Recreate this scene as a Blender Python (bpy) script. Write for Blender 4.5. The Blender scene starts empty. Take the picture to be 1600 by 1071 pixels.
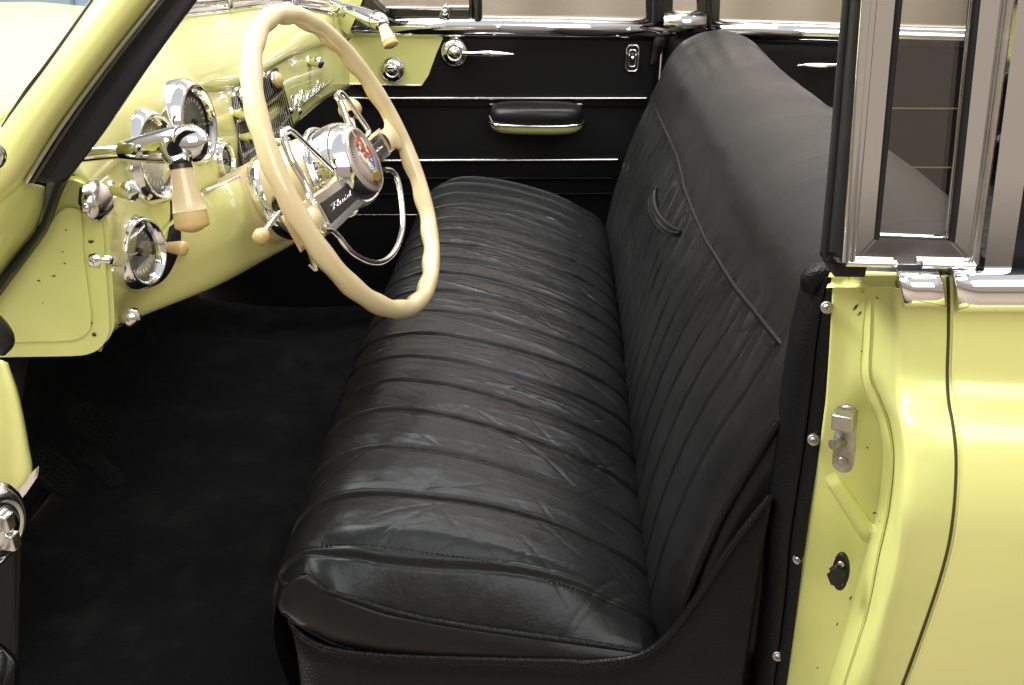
import bpy, math, random
import numpy as np
import mathutils
import mathutils.bvhtree
from mathutils import Vector, Matrix
random.seed(7); RNG = np.random.RandomState(5)
S = bpy.context.scene
COL = S.collection
PI = math.pi
# ------------------------------------------------------------------ camera
FPX, PITCH, YAW, CZ = 1450.0, math.radians(26.5), math.radians(2.47), 1.45
cam = bpy.data.cameras.new('camera'); cam.sensor_width = 36; cam.lens = FPX/1600*36
cam.clip_start = 0.02; cam.clip_end = 200
co = bpy.data.objects.new('camera', cam); COL.objects.link(co)
co.location = (0, 0, CZ); co.rotation_euler = (PI/2-PITCH, 0, YAW)
S.camera = co
S.render.resolution_x = 1024; S.render.resolution_y = 685
# ------------------------------------------------------------------ world and light
W = bpy.data.worlds.new('World'); S.world = W; W.use_nodes = True
nt = W.node_tree; nt.nodes.clear()
o_ = nt.nodes.new('ShaderNodeOutputWorld'); bg = nt.nodes.new('ShaderNodeBackground')
tc = nt.nodes.new('ShaderNodeTexCoord'); sp = nt.nodes.new('ShaderNodeSeparateXYZ'); cr = nt.nodes.new('ShaderNodeValToRGB')
mr = nt.nodes.new('ShaderNodeMapRange'); mr.inputs[1].default_value = -1; mr.inputs[2].default_value = 1
nt.links.new(tc.outputs['Generated'], sp.inputs[0]); nt.links.new(sp.outputs[2], mr.inputs[0])
nt.links.new(mr.outputs[0], cr.inputs[0]); nt.links.new(cr.outputs[0], bg.inputs[0]); nt.links.new(bg.outputs[0], o_.inputs[0])
e = cr.color_ramp.elements
e[0].position = 0.0; e[0].color = (.05, .045, .04, 1)
e[1].position = 1.0; e[1].color = (.72, .74, .78, 1)
for p, c in ((.44, (.10, .085, .07)), (.49, (.45, .375, .30)), (.70, (.50, .42, .34)), (.76, (.66, .64, .62)), (.84, (.86, .86, .87))):
    n = e.new(p); n.color = (*c, 1)
bg.inputs[1].default_value = 0.95
def area(name, loc, target, size, power, color=(1, 1, 1), sy=None):
    l = bpy.data.lights.new(name, 'AREA'); l.shape = 'RECTANGLE'; l.size = size; l.size_y = sy or size
    l.energy = power; l.color = color
    o = bpy.data.objects.new(name, l); COL.objects.link(o); o.location = loc
    o.rotation_euler = (Vector(target)-Vector(loc)).to_track_quat('-Z', 'Y').to_euler()
    return o
area('overhead_softbox', (-2.0, 1.6, 4.4), (-.5, 1.2, .9), 3.4, 340, (1, .995, .98), 2.8)
area('front_fill_light', (1.6, -2.2, 4.2), (.5, .6, .9), 3.6, 150, (1, .99, .97), 3.0)  # added fill light for the near body side, not a known lamp
area('bonnet_fill_light', (-2.3, 2.0, 3.1), (-1.1, 1.7, 1.2), 1.6, 110, (1, .99, .96), 1.2)  # added fill light that only brightens the bonnet
area('backdrop_fill_light', (1.2, 3.1, 4.4), (1.2, 5.2, 1.2), 3.0, 230, (1, .99, .98), .8)  # added fill light that brightens the taupe wall, out of view
S.view_settings.view_transform = 'Standard'; S.view_settings.look = 'None'
S.view_settings.exposure = 0; S.view_settings.gamma = 1; S.view_settings.use_curve_mapping = False
# ------------------------------------------------------------------ pixel -> world helpers
_F = Vector((-math.sin(YAW)*math.cos(PITCH), math.cos(YAW)*math.cos(PITCH), -math.sin(PITCH)))
_R = Vector((math.cos(YAW), math.sin(YAW), 0))
_U = _R.cross(_F)
C0 = Vector((0, 0, CZ))
def ray(px, py): return _F+_R*((px-800)/FPX)+_U*((535.5-py)/FPX)
def at(px, py, Y): d = ray(px, py); return C0+d*(Y/d.y)
def atx(px, py, X): d = ray(px, py); return C0+d*(X/d.x)
def atz(px, py, Z): d = ray(px, py); return C0+d*((Z-CZ)/d.z)
def onp(px, py, p, n): d = ray(px, py); return C0+d*((Vector(p)-C0).dot(n)/d.dot(n))
def lst(L, Y): return [at(p[0], p[1], p[2] if len(p) > 2 else Y) for p in L]
# ------------------------------------------------------------------ materials
MATS = {}
def mat(name, col, rough=.4, metal=0, coat=0, spec=.5, bump=None, colvar=None, rvar=None, sss=0, sheen=0, bumps=(), aniso=0):
    m = bpy.data.materials.new(name); m.use_nodes = True; t = m.node_tree; b = t.nodes['Principled BSDF']
    b.inputs['Base Color'].default_value = (*col, 1); b.inputs['Roughness'].default_value = rough
    b.inputs['Metallic'].default_value = metal; b.inputs['Coat Weight'].default_value = coat
    b.inputs['Coat Roughness'].default_value = .03; b.inputs['Specular IOR Level'].default_value = spec
    if sheen: b.inputs['Sheen Weight'].default_value = sheen
    if sss: b.inputs['Subsurface Weight'].default_value = sss; b.inputs['Subsurface Scale'].default_value = .01
    tcn = t.nodes.new('ShaderNodeTexCoord')
    def noise(scale, detail=4, kind='n', stretch=None):
        if kind == 'v': q = t.nodes.new('ShaderNodeTexVoronoi'); out = q.outputs['Distance']
        else: q = t.nodes.new('ShaderNodeTexNoise'); q.inputs['Detail'].default_value = detail; out = q.outputs['Fac']
        q.inputs['Scale'].default_value = scale
        if stretch:
            mp = t.nodes.new('ShaderNodeMapping'); mp.inputs['Scale'].default_value = stretch
            t.links.new(tcn.outputs['Object'], mp.inputs[0]); t.links.new(mp.outputs[0], q.inputs['Vector'])
        else: t.links.new(tcn.outputs['Object'], q.inputs['Vector'])
        return out
    if colvar:   # (scale, colour2, lo, hi[, stretch])
        n = noise(colvar[0], 6, 'n', colvar[4] if len(colvar) > 4 else None)
        mrn = t.nodes.new('ShaderNodeMapRange'); mrn.inputs[1].default_value = colvar[2]; mrn.inputs[2].default_value = colvar[3]
        mx = t.nodes.new('ShaderNodeMix'); mx.data_type = 'RGBA'
        mx.inputs[6].default_value = (*col, 1); mx.inputs[7].default_value = (*colvar[1], 1)
        t.links.new(n, mrn.inputs[0]); t.links.new(mrn.outputs[0], mx.inputs[0]); t.links.new(mx.outputs[2], b.inputs['Base Color'])
    if rvar:     # (scale, lo, hi)
        n = noise(rvar[0], 5, 'n', rvar[3] if len(rvar) > 3 else None)
        mrn = t.nodes.new('ShaderNodeMapRange'); mrn.inputs[1].default_value = .3; mrn.inputs[2].default_value = .7
        mrn.inputs[3].default_value = rvar[1]; mrn.inputs[4].default_value = rvar[2]
        t.links.new(n, mrn.inputs[0]); t.links.new(mrn.outputs[0], b.inputs['Roughness'])
    prev = None
    for (kind, scale, strength, dist) in bumps:
        bn = t.nodes.new('ShaderNodeBump'); bn.inputs['Strength'].default_value = strength; bn.inputs['Distance'].default_value = dist
        t.links.new(noise(scale, 4, kind), bn.inputs['Height'])
        if prev: t.links.new(prev, bn.inputs['Normal'])
        prev = bn.outputs[0]
    if prev: t.links.new(prev, b.inputs['Normal'])
    if 'leather' in name or 'vinyl' in name: b.inputs['Specular Tint'].default_value = (.95, .985, 1.0, 1)
    MATS[name] = m
    if name == 'yellow_paint': b.inputs['Coat Roughness'].default_value = .06
    return m
YEL = mat('yellow_paint', (.755, .75, .27), .32, 0, .8, colvar=(6, (.715, .71, .24), .35, .75), bumps=(('n', 90, .03, .001), ('n', 9, .10, .004)))
YJ = mat('yellow_jamb_paint', (.655, .67, .235), .42, 0, .35, colvar=(9, (.57, .60, .19), .4, .7), rvar=(20, .32, .5), bumps=(('n', 60, .12, .001), ('n', 14, .2, .004)))
YT = mat('yellow_enamel', (.67, .64, .245), .30, 0, .6, colvar=(7, (.61, .60, .215), .35, .75), bumps=(('n', 12, .02, .003),))
CREAM = mat('cream_plastic', (.66, .54, .30), .3, 0, .6, sss=.12, colvar=(11, (.70, .57, .33), .35, .7), bumps=(('n', 40, .08, .002),))
CREAM2 = mat('aged_cream_plastic', (.60, .42, .17), .35, 0, .4, sss=.1, colvar=(40, (.68, .52, .25), .35, .7), bumps=(('n', 120, .1, .001),))
CHR = mat('chrome', (.83, .83, .84), .05, 1, rvar=(25, .02, .10), bumps=(('n', 30, .03, .002),))
CHR2 = mat('worn_chrome', (.66, .64, .62), .14, 1, rvar=(60, .08, .28), bumps=(('n', 80, .10, .001),))
STEEL = mat('dull_steel', (.42, .40, .37), .38, 1, colvar=(60, (.25, .22, .19), .5, .7), rvar=(70, .3, .55), bumps=(('n', 150, .2, .001),))
DKCH = mat('dark_metal', (.10, .095, .09), .25, 1)
LEA = mat('black_leather', (.007, .007, .0075), .36, 0, 0, .24, rvar=(7, .26, .42), colvar=(5, (.011, .011, .011), .4, .7), bumps=(('v', 700, .10, .0006), ('n', 180, .22, .0012), ('n', 40, .25, .003)))
LEA2 = mat('smooth_black_leather', (.007, .0068, .0066), .42, 0, 0, .22, rvar=(5, .34, .48), bumps=(('v', 800, .08, .0005), ('n', 120, .14, .001), ('n', 28, .22, .004)))
VIN = mat('black_vinyl', (.004, .004, .0045), .38, 0, 0, .15, rvar=(12, .3, .5), bumps=(('v', 420, .45, .0012), ('n', 30, .2, .003)))
DOORB = mat('black_door_card', (.005, .005, .0055), .5, 0, 0, .25, bumps=(('v', 500, .2, .0008), ('n', 15, .1, .003)))
RUB = mat('black_rubber', (.010, .010, .010), .5, 0, 0, .3, rvar=(30, .35, .6), bumps=(('n', 60, .25, .002),))
CARP = mat('black_carpet', (.0055, .0055, .006), .95, 0, 0, .1, sheen=.02, colvar=(13, (.014, .014, .014), .5, .75), bumps=(('n', 300, .8, .004), ('n', 12, .6, .02)))
GRIL = mat('grille_black', (.012, .012, .012), .3, .3)
DIAL = mat('gauge_dial', (.22, .22, .20), .4, 0, .1, colvar=(30, (.12, .12, .11), .45, .6))
REDE = mat('red_enamel', (.45, .07, .04), .3); BLUE = mat('blue_enamel', (.05, .06, .42), .3)
WHE = mat('white_enamel', (.75, .70, .62), .35); GOLD = mat('gold_metal', (.55, .40, .12), .3, 1)
EMB = mat('emblem_face', (.50, .42, .36), .3, .2, .8)
CHIP = mat('paint_chip', (.05, .035, .02), .7)
SEAMY = mat('panel_gap', (.05, .045, .015), .8)
HINTT = mat('faded_tan', (.16, .12, .08), .4, .6)
WALL = mat('taupe_wall', (.60, .55, .52), .9, colvar=(1.0, (.53, .465, .42), .3, .7, (1.6, 1, .05)))
BLUEW = mat('blue_grey_wall', (.20, .27, .33), .7, colvar=(2, (.18, .24, .30), .3, .7))
CONC = mat('concrete', (.34, .28, .22), .7, colvar=(2, (.29, .235, .18), .3, .7), bumps=(('n', 30, .2, .004),))
def glass(name, tint, refl):
    m = bpy.data.materials.new(name); m.use_nodes = True; t = m.node_tree; t.nodes.clear()
    out = t.nodes.new('ShaderNodeOutputMaterial'); mix = t.nodes.new('ShaderNodeMixShader')
    tr = t.nodes.new('ShaderNodeBsdfTransparent'); gl = t.nodes.new('ShaderNodeBsdfGlossy')
    lw = t.nodes.new('ShaderNodeLayerWeight'); lw.inputs[0].default_value = .5
    pw = t.nodes.new('ShaderNodeMath'); pw.operation = 'POWER'; pw.inputs[1].default_value = 4.5
    fr = t.nodes.new('ShaderNodeMath'); fr.operation = 'MULTIPLY_ADD'; fr.inputs[1].default_value = .9; fr.inputs[2].default_value = .035
    t.links.new(lw.outputs['Facing'], pw.inputs[0]); t.links.new(pw.outputs[0], fr.inputs[0])
    ad = t.nodes.new('ShaderNodeMath'); ad.operation = 'ADD'; ad.inputs[1].default_value = refl
    tr.inputs[0].default_value = (*tint, 1); gl.inputs[1 if 'Roughness' not in gl.inputs else 'Roughness'].default_value = .01
    t.links.new(fr.outputs[0], ad.inputs[0]); t.links.new(ad.outputs[0], mix.inputs[0])
    t.links.new(tr.outputs[0], mix.inputs[1]); t.links.new(gl.outputs[0], mix.inputs[2]); t.links.new(mix.outputs[0], out.inputs[0])
    return m
GLS = glass('window_glass', (.93, .94, .92), .0)
GLG = glass('gauge_glass', (.9, .9, .9), .10)
GLN = glass('hazy_window_glass', (.88, .87, .84), .07)
# ------------------------------------------------------------------ mesh builder
class MB:
    def __init__(s): s.v = []; s.f = []; s.m = []; s.sm = []
    def add(s, vs, fs, mi=0, smooth=True):
        b = len(s.v); s.v += [tuple(v) for v in vs]; s.f += [tuple(b+i for i in f) for f in fs]
        s.m += [mi]*len(fs); s.sm += [smooth]*len(fs); return s
    def grid(s, g, mi=0, closed_u=False, closed_v=False, smooth=True):
        nu, nv = len(g), len(g[0]); vs = [p for r in g for p in r]; fs = []
        for i in range(nu if closed_u else nu-1):
            for j in range(nv if closed_v else nv-1):
                a = i*nv+j; b = ((i+1) % nu)*nv+j; c = ((i+1) % nu)*nv+(j+1) % nv; d = i*nv+(j+1) % nv
                fs.append((a, b, c, d))
        return s.add(vs, fs, mi, smooth)
    def tube(s, pts, r, n=12, mi=0, caps=True, closed=False, flat=1.0, up=None, sub=0):
        pts = [Vector(p) for p in pts]
        rs = list(r) if hasattr(r, '__len__') else [r]*len(pts)
        if sub:
            P2 = spline([(p.x, p.y, p.z, q) for p, q in zip(pts, rs)], sub, closed)
            pts = [Vector(p[:3]) for p in P2]; rs = [p[3] for p in P2]
        N = len(pts); g = []; nrm = None
        for i, p in enumerate(pts):
            if closed: t = pts[(i+1) % N]-pts[i-1]
            else: t = pts[min(i+1, N-1)]-pts[max(i-1, 0)]
            if t.length < 1e-9: t = Vector((0, 0, 1))
            t.normalize()
            if up is not None: a = (Vector(up)-t*t.dot(Vector(up)))
            elif nrm is None: a = t.orthogonal()
            else: a = nrm-t*t.dot(nrm)
            if a.length < 1e-6: a = t.orthogonal()
            a.normalize(); nrm = a; b = t.cross(a)
            g.append([p+(a*math.cos(2*PI*k/n)*flat+b*math.sin(2*PI*k/n))*rs[i] for k in range(n)])
        s.grid(g, mi, closed_u=closed, closed_v=True)
        if caps and not closed:
            s.add(g[0], [tuple(range(n))], mi, False); s.add(g[-1], [tuple(range(n))[::-1]], mi, False)
        return s
    def lathe(s, prof, o, axis, n=32, mi=0, flute=0, fd=0):
        o = Vector(o); ax = Vector(axis).normalized(); a = ax.orthogonal().normalized(); b = ax.cross(a); g = []
        for (h, r) in prof:
            g.append([o+ax*h+(a*math.cos(2*PI*k/n)+b*math.sin(2*PI*k/n))*r*(1-(fd if flute and (k % 2) else 0)) for k in range(n)])
        return s.grid(g, mi, closed_v=True)
    def box(s, c, h, R=None, mi=0):
        c = Vector(c); A = R or (Vector((1, 0, 0)), Vector((0, 1, 0)), Vector((0, 0, 1)))
        v = [c+A[0]*(h[0]*i)+A[1]*(h[1]*j)+A[2]*(h[2]*k) for i in (-1, 1) for j in (-1, 1) for k in (-1, 1)]
        return s.add(v, [(0, 1, 3, 2), (4, 6, 7, 5), (0, 4, 5, 1), (2, 3, 7, 6), (0, 2, 6, 4), (1, 5, 7, 3)], mi, False)
    def prism(s, poly, d, mi=0):
        poly = [Vector(p) for p in poly]; d = Vector(d); n = len(poly)
        fs = [tuple(range(n)), tuple(range(2*n-1, n-1, -1))]+[(i, (i+1) % n, n+(i+1) % n, n+i) for i in range(n)]
        return s.add(poly+[p+d for p in poly], fs, mi, False)
    def build(s, name, mats, parent=None, solid=0, bevel=0, label=None, seg=2, off=-1, subsurf=0):
        me = bpy.data.meshes.new(name); me.from_pydata(s.v, [], s.f)
        if not isinstance(mats, (list, tuple)): mats = [mats]
        for m in mats: me.materials.append(m)
        me.polygons.foreach_set('material_index', s.m); me.polygons.foreach_set('use_smooth', s.sm); me.update()
        o = bpy.data.objects.new(name, me); COL.objects.link(o)
        if parent is not None:
            o.parent = parent
            if parent is CAR: o.matrix_parent_inverse = Matrix.Translation(-CARLOC)
        if subsurf:
            q = o.modifiers.new('sub', 'SUBSURF'); q.levels = q.render_levels = subsurf
        if solid:
            q = o.modifiers.new('solid', 'SOLIDIFY'); q.thickness = solid; q.offset = off
        if bevel:
            q = o.modifiers.new('bevel', 'BEVEL'); q.width = bevel; q.segments = seg; q.limit_method = 'ANGLE'; q.angle_limit = math.radians(35)
            q.harden_normals = False
            for p in me.polygons: p.use_smooth = True
            me.set_sharp_from_angle(angle=math.radians(40)) if hasattr(me, 'set_sharp_from_angle') else None
        if label: o['label'] = label
        return o
def spline(pts, sub, closed=False):
    pts = [np.array(p, float) for p in pts]; n = len(pts); out = []
    rng = range(n) if closed else range(n-1)
    for i in rng:
        if closed: p0, p1, p2, p3 = pts[i-1], pts[i], pts[(i+1) % n], pts[(i+2) % n]
        else:
            p1, p2 = pts[i], pts[i+1]
            p0 = pts[i-1] if i > 0 else 2*p1-p2
            p3 = pts[i+2] if i+2 < n else 2*p2-p1
        for k in range(sub):
            t = k/sub
            out.append(.5*((2*p1)+(-p0+p2)*t+(2*p0-5*p1+4*p2-p3)*t*t+(-p0+3*p1-3*p2+p3)*t**3))
    if not closed: out.append(pts[-1])
    return out
def patch(ctrl, su, sv):
    rows = [spline(r, sv) for r in ctrl]
    cols = [spline([rows[i][j] for i in range(len(rows))], su) for j in range(len(rows[0]))]
    return [[cols[j][i] for j in range(len(cols))] for i in range(len(cols[0]))]
def sp3(L, sub, closed=False): return [Vector(p) for p in spline(L, sub, closed)]
def vnoise(x, y, seed=0):      # smooth 2-D value noise, numpy arrays
    xi = np.floor(x).astype(int); yi = np.floor(y).astype(int); fx = x-xi; fy = y-yi
    fx = fx*fx*(3-2*fx); fy = fy*fy*(3-2*fy)
    def h(a, b):
        n = (a*374761393+b*668265263+seed*1442695041) & 0x7fffffff
        n = ((n ^ (n >> 13))*1274126177) & 0x7fffffff
        return ((n ^ (n >> 16)) & 0xffff)/65535.0
    return (h(xi, yi)*(1-fx)+h(xi+1, yi)*fx)*(1-fy)+(h(xi, yi+1)*(1-fx)+h(xi+1, yi+1)*fx)*fy
def ridge(x, y, seed): return 1-np.abs(2*vnoise(x, y, seed)-1)
def interp(x, xs, ys): return np.interp(x, xs, ys)
def smoothcurve(pts, n):       # resample control points of a profile evenly by arclength
    q = np.array([list(p) for p in spline(pts, 24)]); d = np.r_[0, np.cumsum(np.linalg.norm(np.diff(q, axis=0), axis=1))]
    t = np.linspace(0, d[-1], n); return np.stack([np.interp(t, d, q[:, k]) for k in range(q.shape[1])], 1)
# ------------------------------------------------------------------ setting
def setting(o): o['kind'] = 'structure'; return o
CAR = None; CARLOC = Vector((0, 1.5, 0))
def plain(mb, name, m): return mb.build(name, m, None)
b = MB(); b.add([(-14, -8, 0), (14, -8, 0), (14, 14, 0), (-14, 14, 0)], [(0, 1, 2, 3)], 0, False)
setting(plain(b, 'ground', CONC))
b = MB()   # drape-like wall with shallow vertical folds
xs = np.linspace(-2.2, 9, 500)
b.grid([[Vector((x, 5.2+.05*math.sin(x*5.1)+.03*math.sin(x*11.7+1), z)) for z in (0, 5)] for x in xs])
o = b.build('wall', WALL, None, solid=.03); o['label'] = 'pale taupe backdrop wall behind the yellow car, seen through its windows'; o['category'] = 'wall'
b = MB()
for i in range(9):
    x = -2.3-i*.62; b.box((x-.31, 4.6, 1.9), (.306, .02, 1.9))
b.box((-5.1, 4.66, 1.9), (2.9, .03, 1.9))
o = b.build('wall', BLUEW, None, bevel=.004); o['label'] = 'blue grey panelled wall beyond the bonnet of the yellow car'; o['category'] = 'wall'
# ------------------------------------------------------------------ the car
CAR = bpy.data.objects.new('car', None); COL.objects.link(CAR); CAR.location = CARLOC
CAR['label'] = 'yellow classic convertible with black leather front bench seat and its driver door open'
CAR['category'] = 'car'
# ---- interior shell
b = MB()
g = []
for y in np.linspace(.80, 2.34, 40):
    g.append([Vector((x, y, .38+.012*math.sin(x*9+y*5)+.010*math.sin(y*17-x*6))) for x in np.linspace(-.98, 1.7, 60)])
b.grid(g)
b.build('floor_carpet', CARP, CAR, solid=.01)
b = MB(); b.grid(patch([[(-.96, y, .38), (-1.02, y, .5), (-1.04, y, .8), (-.98, y, 1.1)] for y in (.80, 1.3, 1.8, 2.34)], 4, 5))
b.build('firewall', CARP, CAR, solid=.01)
b = MB(); b.box((1.72, 1.57, .72), (.03, .80, .36)); b.build('rear_bulkhead', DOORB, CAR, bevel=.01)
b = MB(); b.box((.6, 1.57, .30), (1.6, .83, .03)); b.build('underbody', RUB, CAR)
# ------------------------------------------------------------------ seat cushion
CPROF = [(-.262, .47), (-.288, .56), (-.305, .66), (-.307, .73), (-.292, .782), (-.255, .812), (-.195, .823), (-.10, .812), (0, .784), (.075, .748), (.125, .705), (.15, .64)]
PLEAT = [.806+.0790*k for k in range(19)]
CPR = smoothcurve(CPROF, 300)
def cushion_grid(NU, NV):
    pr = smoothcurve(CPROF, NV); nrm = np.gradient(pr, axis=0); nrm = np.stack([-nrm[:, 1], nrm[:, 0]], 1); nrm /= np.linalg.norm(nrm, axis=1)[:, None]
    nrm *= -1 if nrm[NV//2, 1] < 0 else 1
    Y = np.linspace(.772, 2.285, NU)[:, None]*np.ones((1, NV)); s = np.linspace(0, 1, NV)[None, :]*np.ones((NU, 1))
    X = pr[:, 0][None, :]+0*Y; Z = pr[:, 1][None, :]+0*Y
    e0 = np.clip(1-(Y-.772)/.058, 0, 1); en = np.clip(1-(Y-.772)/.34, 0, 1); e1 = np.clip(1-(2.285-Y)/.22, 0, 1)
    topw = np.clip((Z-.60)/.15, 0, 1); frontw = np.clip((-.17-X)/.12, 0, 1)
    Z = Z-(.055*e1**2+.024*en**1.4)*topw
    ze = np.interp(X, [-.278, -.261, -.229, -.174, -.104, -.033, .038, .109, .14], [.800, .785, .757, .733, .717, .705, .696, .688, .66])
    wE = e0**1.7*np.clip((X+.285)/.02, 0, 1)*(s > .3)
    Z = Z*(1-wE)+np.minimum(Z, ze)*wE
    X = X+frontw*(.010*e0**2+.07*e1**2)
    Y = Y+frontw*.05*e0*0
    # slow undulation of a used seat
    w = vnoise(X*5+9, Y*4, 3)-.5; Z = Z+w*.009*topw
    nx = nrm[:, 0][None, :]; nz = nrm[:, 1][None, :]
    d = np.zeros_like(X)
    warp = .006*(vnoise(X*6, Y*5, 11)-.5)
    Yw = Y+warp
    for k, p in enumerate(PLEAT):
        dy = Yw-p-.004*np.sin(s*9+k)
        amp = 1.0+.7*math.sin(k*2.3); k0_ = .5 if k == 0 else 1
        d -= .0038*k0_*np.exp(-(dy/.0020)**2)*(.8+.25*amp)
        d += .0026*np.exp(-((dy-.0048)/.0025)**2)*(.8+.2*amp)
    ph = np.mod(Yw-PLEAT[0], .0790)/.0790; d += .0026*np.sin(ph*PI)
    topm = np.clip((s-.12)/.15, 0, 1)*np.clip((1.0-s)/.05, 0, 1)
    mid = np.exp(-((Y-1.35)/.40)**2)          # gathered folds in the middle, smooth driver's place
    fold = ridge(X*5+Y*1, (Y+.16*X)*58, 21)**4*.0024*mid+ridge(X*4-Y*1, (Y-.12*X)*44, 5)**4*.0015*(.25+mid)
    rg = np.random.RandomState(12); diag = np.zeros_like(X)
    def crease(cx, cy, ang, L, amp, wd):
        ca, sa = math.cos(ang), math.sin(ang); u = (X-cx)*ca+(Y-cy)*sa; v = -(X-cx)*sa+(Y-cy)*ca+.012*np.sin(u*14+cx*50)
        return .68*amp*np.exp(-(v/(wd*1.15))**2)*np.clip(1.25-(u/L)**2, 0, 1)**1.5
    for k in range(64):      # criss-cross creases of the driver's place
        diag += crease(rg.uniform(-.26, .12), rg.uniform(.80, 1.45), rg.choice([-1, 1])*rg.uniform(.45, 1.0), rg.uniform(.03, .10), rg.uniform(.0004, .0011), rg.uniform(.0013, .0022))
    for k in range(70):      # shallow drag folds running with the pleats
        diag -= crease(rg.uniform(-.22, .10), rg.uniform(1.0, 2.0), rg.uniform(-.28, .16), rg.uniform(.05, .15), rg.uniform(.0007, .0022), rg.uniform(.0025, .0055))
    for k in range(70):      # short fans where the cushion tucks under the backrest and over the front edge
        diag += crease(rg.uniform(.06, .13), rg.uniform(.85, 2.2), rg.choice([-1, 1])*rg.uniform(.2, .7), rg.uniform(.025, .06), rg.uniform(.0006, .0018), rg.uniform(.0018, .003))
    for k in range(12):
        diag += crease(rg.uniform(-.22, .10), rg.uniform(.785, .83), rg.choice([-1, 1])*rg.uniform(.25, .9), rg.uniform(.03, .06), rg.uniform(.0004, .0009), .0018)
    for k in range(50):
        diag += crease(rg.uniform(-.28, -.22), rg.uniform(.82, 2.2), rg.choice([-1, 1])*rg.uniform(.1, .9), rg.uniform(.02, .05), rg.uniform(.0004, .0012), rg.uniform(.0016, .003))
    fine = (vnoise(X*60, Y*90, 2)-.5)*.0005+(vnoise(X*24, Y*26, 4)-.5)*.0016
    backf = ridge(X*7, (Y+.3*X)*34, 31)**5*.0026*np.clip((X-.02)/.1, 0, 1)+ridge(X*9, Y*40, 33)**5*.0016*np.clip((-.24-X)/.05, 0, 1)
    d += (fold*.45-diag+fine+backf*.5)*topm
    return X+nx*d, Y, Z+nz*d
def gridmesh(X, Y, Z, mb=None):
    mb = mb or MB(); NU, NV = X.shape
    idx = np.arange(NU*NV).reshape(NU, NV)
    fs = np.stack([idx[:-1, :-1], idx[1:, :-1], idx[1:, 1:], idx[:-1, 1:]], -1).reshape(-1, 4)
    return mb.add(list(map(tuple, np.stack([X, Y, Z], -1).reshape(-1, 3).tolist())), fs.tolist())
X, Y, Z = cushion_grid(1300, 300)
cush = gridmesh(X, Y, Z).build('seat_cushion', LEA, CAR)
edge = [Vector((X[0, j], Y[0, j], Z[0, j])) for j in range(0, 300, 4)]
edge_top = [p for p in edge if p.z > .64 and p.x < .115 and not (p.x < -.22 and p.z < .745)]
edge_pipe = [p for p in edge if p.z > .66 and p.x < .135 and not (p.x < -.22 and p.z < .752)]
JP = min(range(20, 150), key=lambda j: (Z[0, j]-edge_pipe[0].z)**2+(X[0, j]-edge_pipe[0].x)**2)
jf = min(range(20, 120), key=lambda j: abs(CPR[j, 1]-.775)); front_pipe = [Vector((X[i, jf], Y[i, jf], Z[i, jf])) for i in range(26, 0, -4)]
# side panel of the cushion under the piping
b = MB(); g = []
for p in edge_top:
    zb = min(p.z-.01, float(np.interp(p.x, [-.28, -.268, -.235, -.178, -.106, .003, .081], [.735, .715, .69, .672, .664, .664, .67])))
    row = []
    for t in np.linspace(0, 1, 14):
        row.append(Vector((p.x, p.y-.010*math.sin(t*PI*.9), p.z+(zb-p.z)*t)))
    g.append(row)
b.grid(g); b.build('side_panel', LEA2, cush, solid=.004)
PIPE = [p+Vector((-.002, -.003, .003)) for p in [Vector((X[22, JP], Y[22, JP], Z[22, JP])), Vector((X[8, JP], Y[8, JP], Z[8, JP]))]+edge_pipe[::3]]
for _ in range(3): PIPE = [PIPE[0]]+[(PIPE[k-1]+PIPE[k]*2+PIPE[k+1])/4 for k in range(1, len(PIPE)-1)]+[PIPE[-1]]
b = MB(); b.tube(sp3(PIPE, 3), .0036, 10)
b.build('piping', VIN, cush); b = MB()
b.tube([Vector((r[-1].x, r[-1].y-.003, r[-1].z)) for r in g if r[0].z > .68 and r[0].x < .03][::2], .0030, 8)
b.build('piping', VIN, cush); b = MB()
far = [Vector((X[-1, j], Y[-1, j]+.002, Z[-1, j]+.002)) for j in range(70, 290, 5)]
b.tube(far, .0042, 8)
b.build('piping', VIN, cush)
# far side closing of the cushion
b = MB(); g = [[Vector((X[-1, j], Y[-1, j], Z[-1, j]+(.45-Z[-1, j])*t)) for t in (0, .3, .6, 1)] for j in range(60, 300, 8)]
b.grid(g); b.build('side_panel', LEA2, cush, solid=.004)
# stitching of the near seam
b = MB()
k0 = int((.8105-.772)/(2.285-.772)*1299)
pts = [Vector((X[k0, j], Y[k0, j], Z[k0, j]+.0012)) for j in range(70, 285, 2)]
for i in range(0, len(pts)-1, 1):
    a, c = pts[i], pts[i]+(pts[i+1]-pts[i])*.65; b.tube([a, c], .0006, 5)
b.build('stitching', LEA2, cush)
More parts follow.
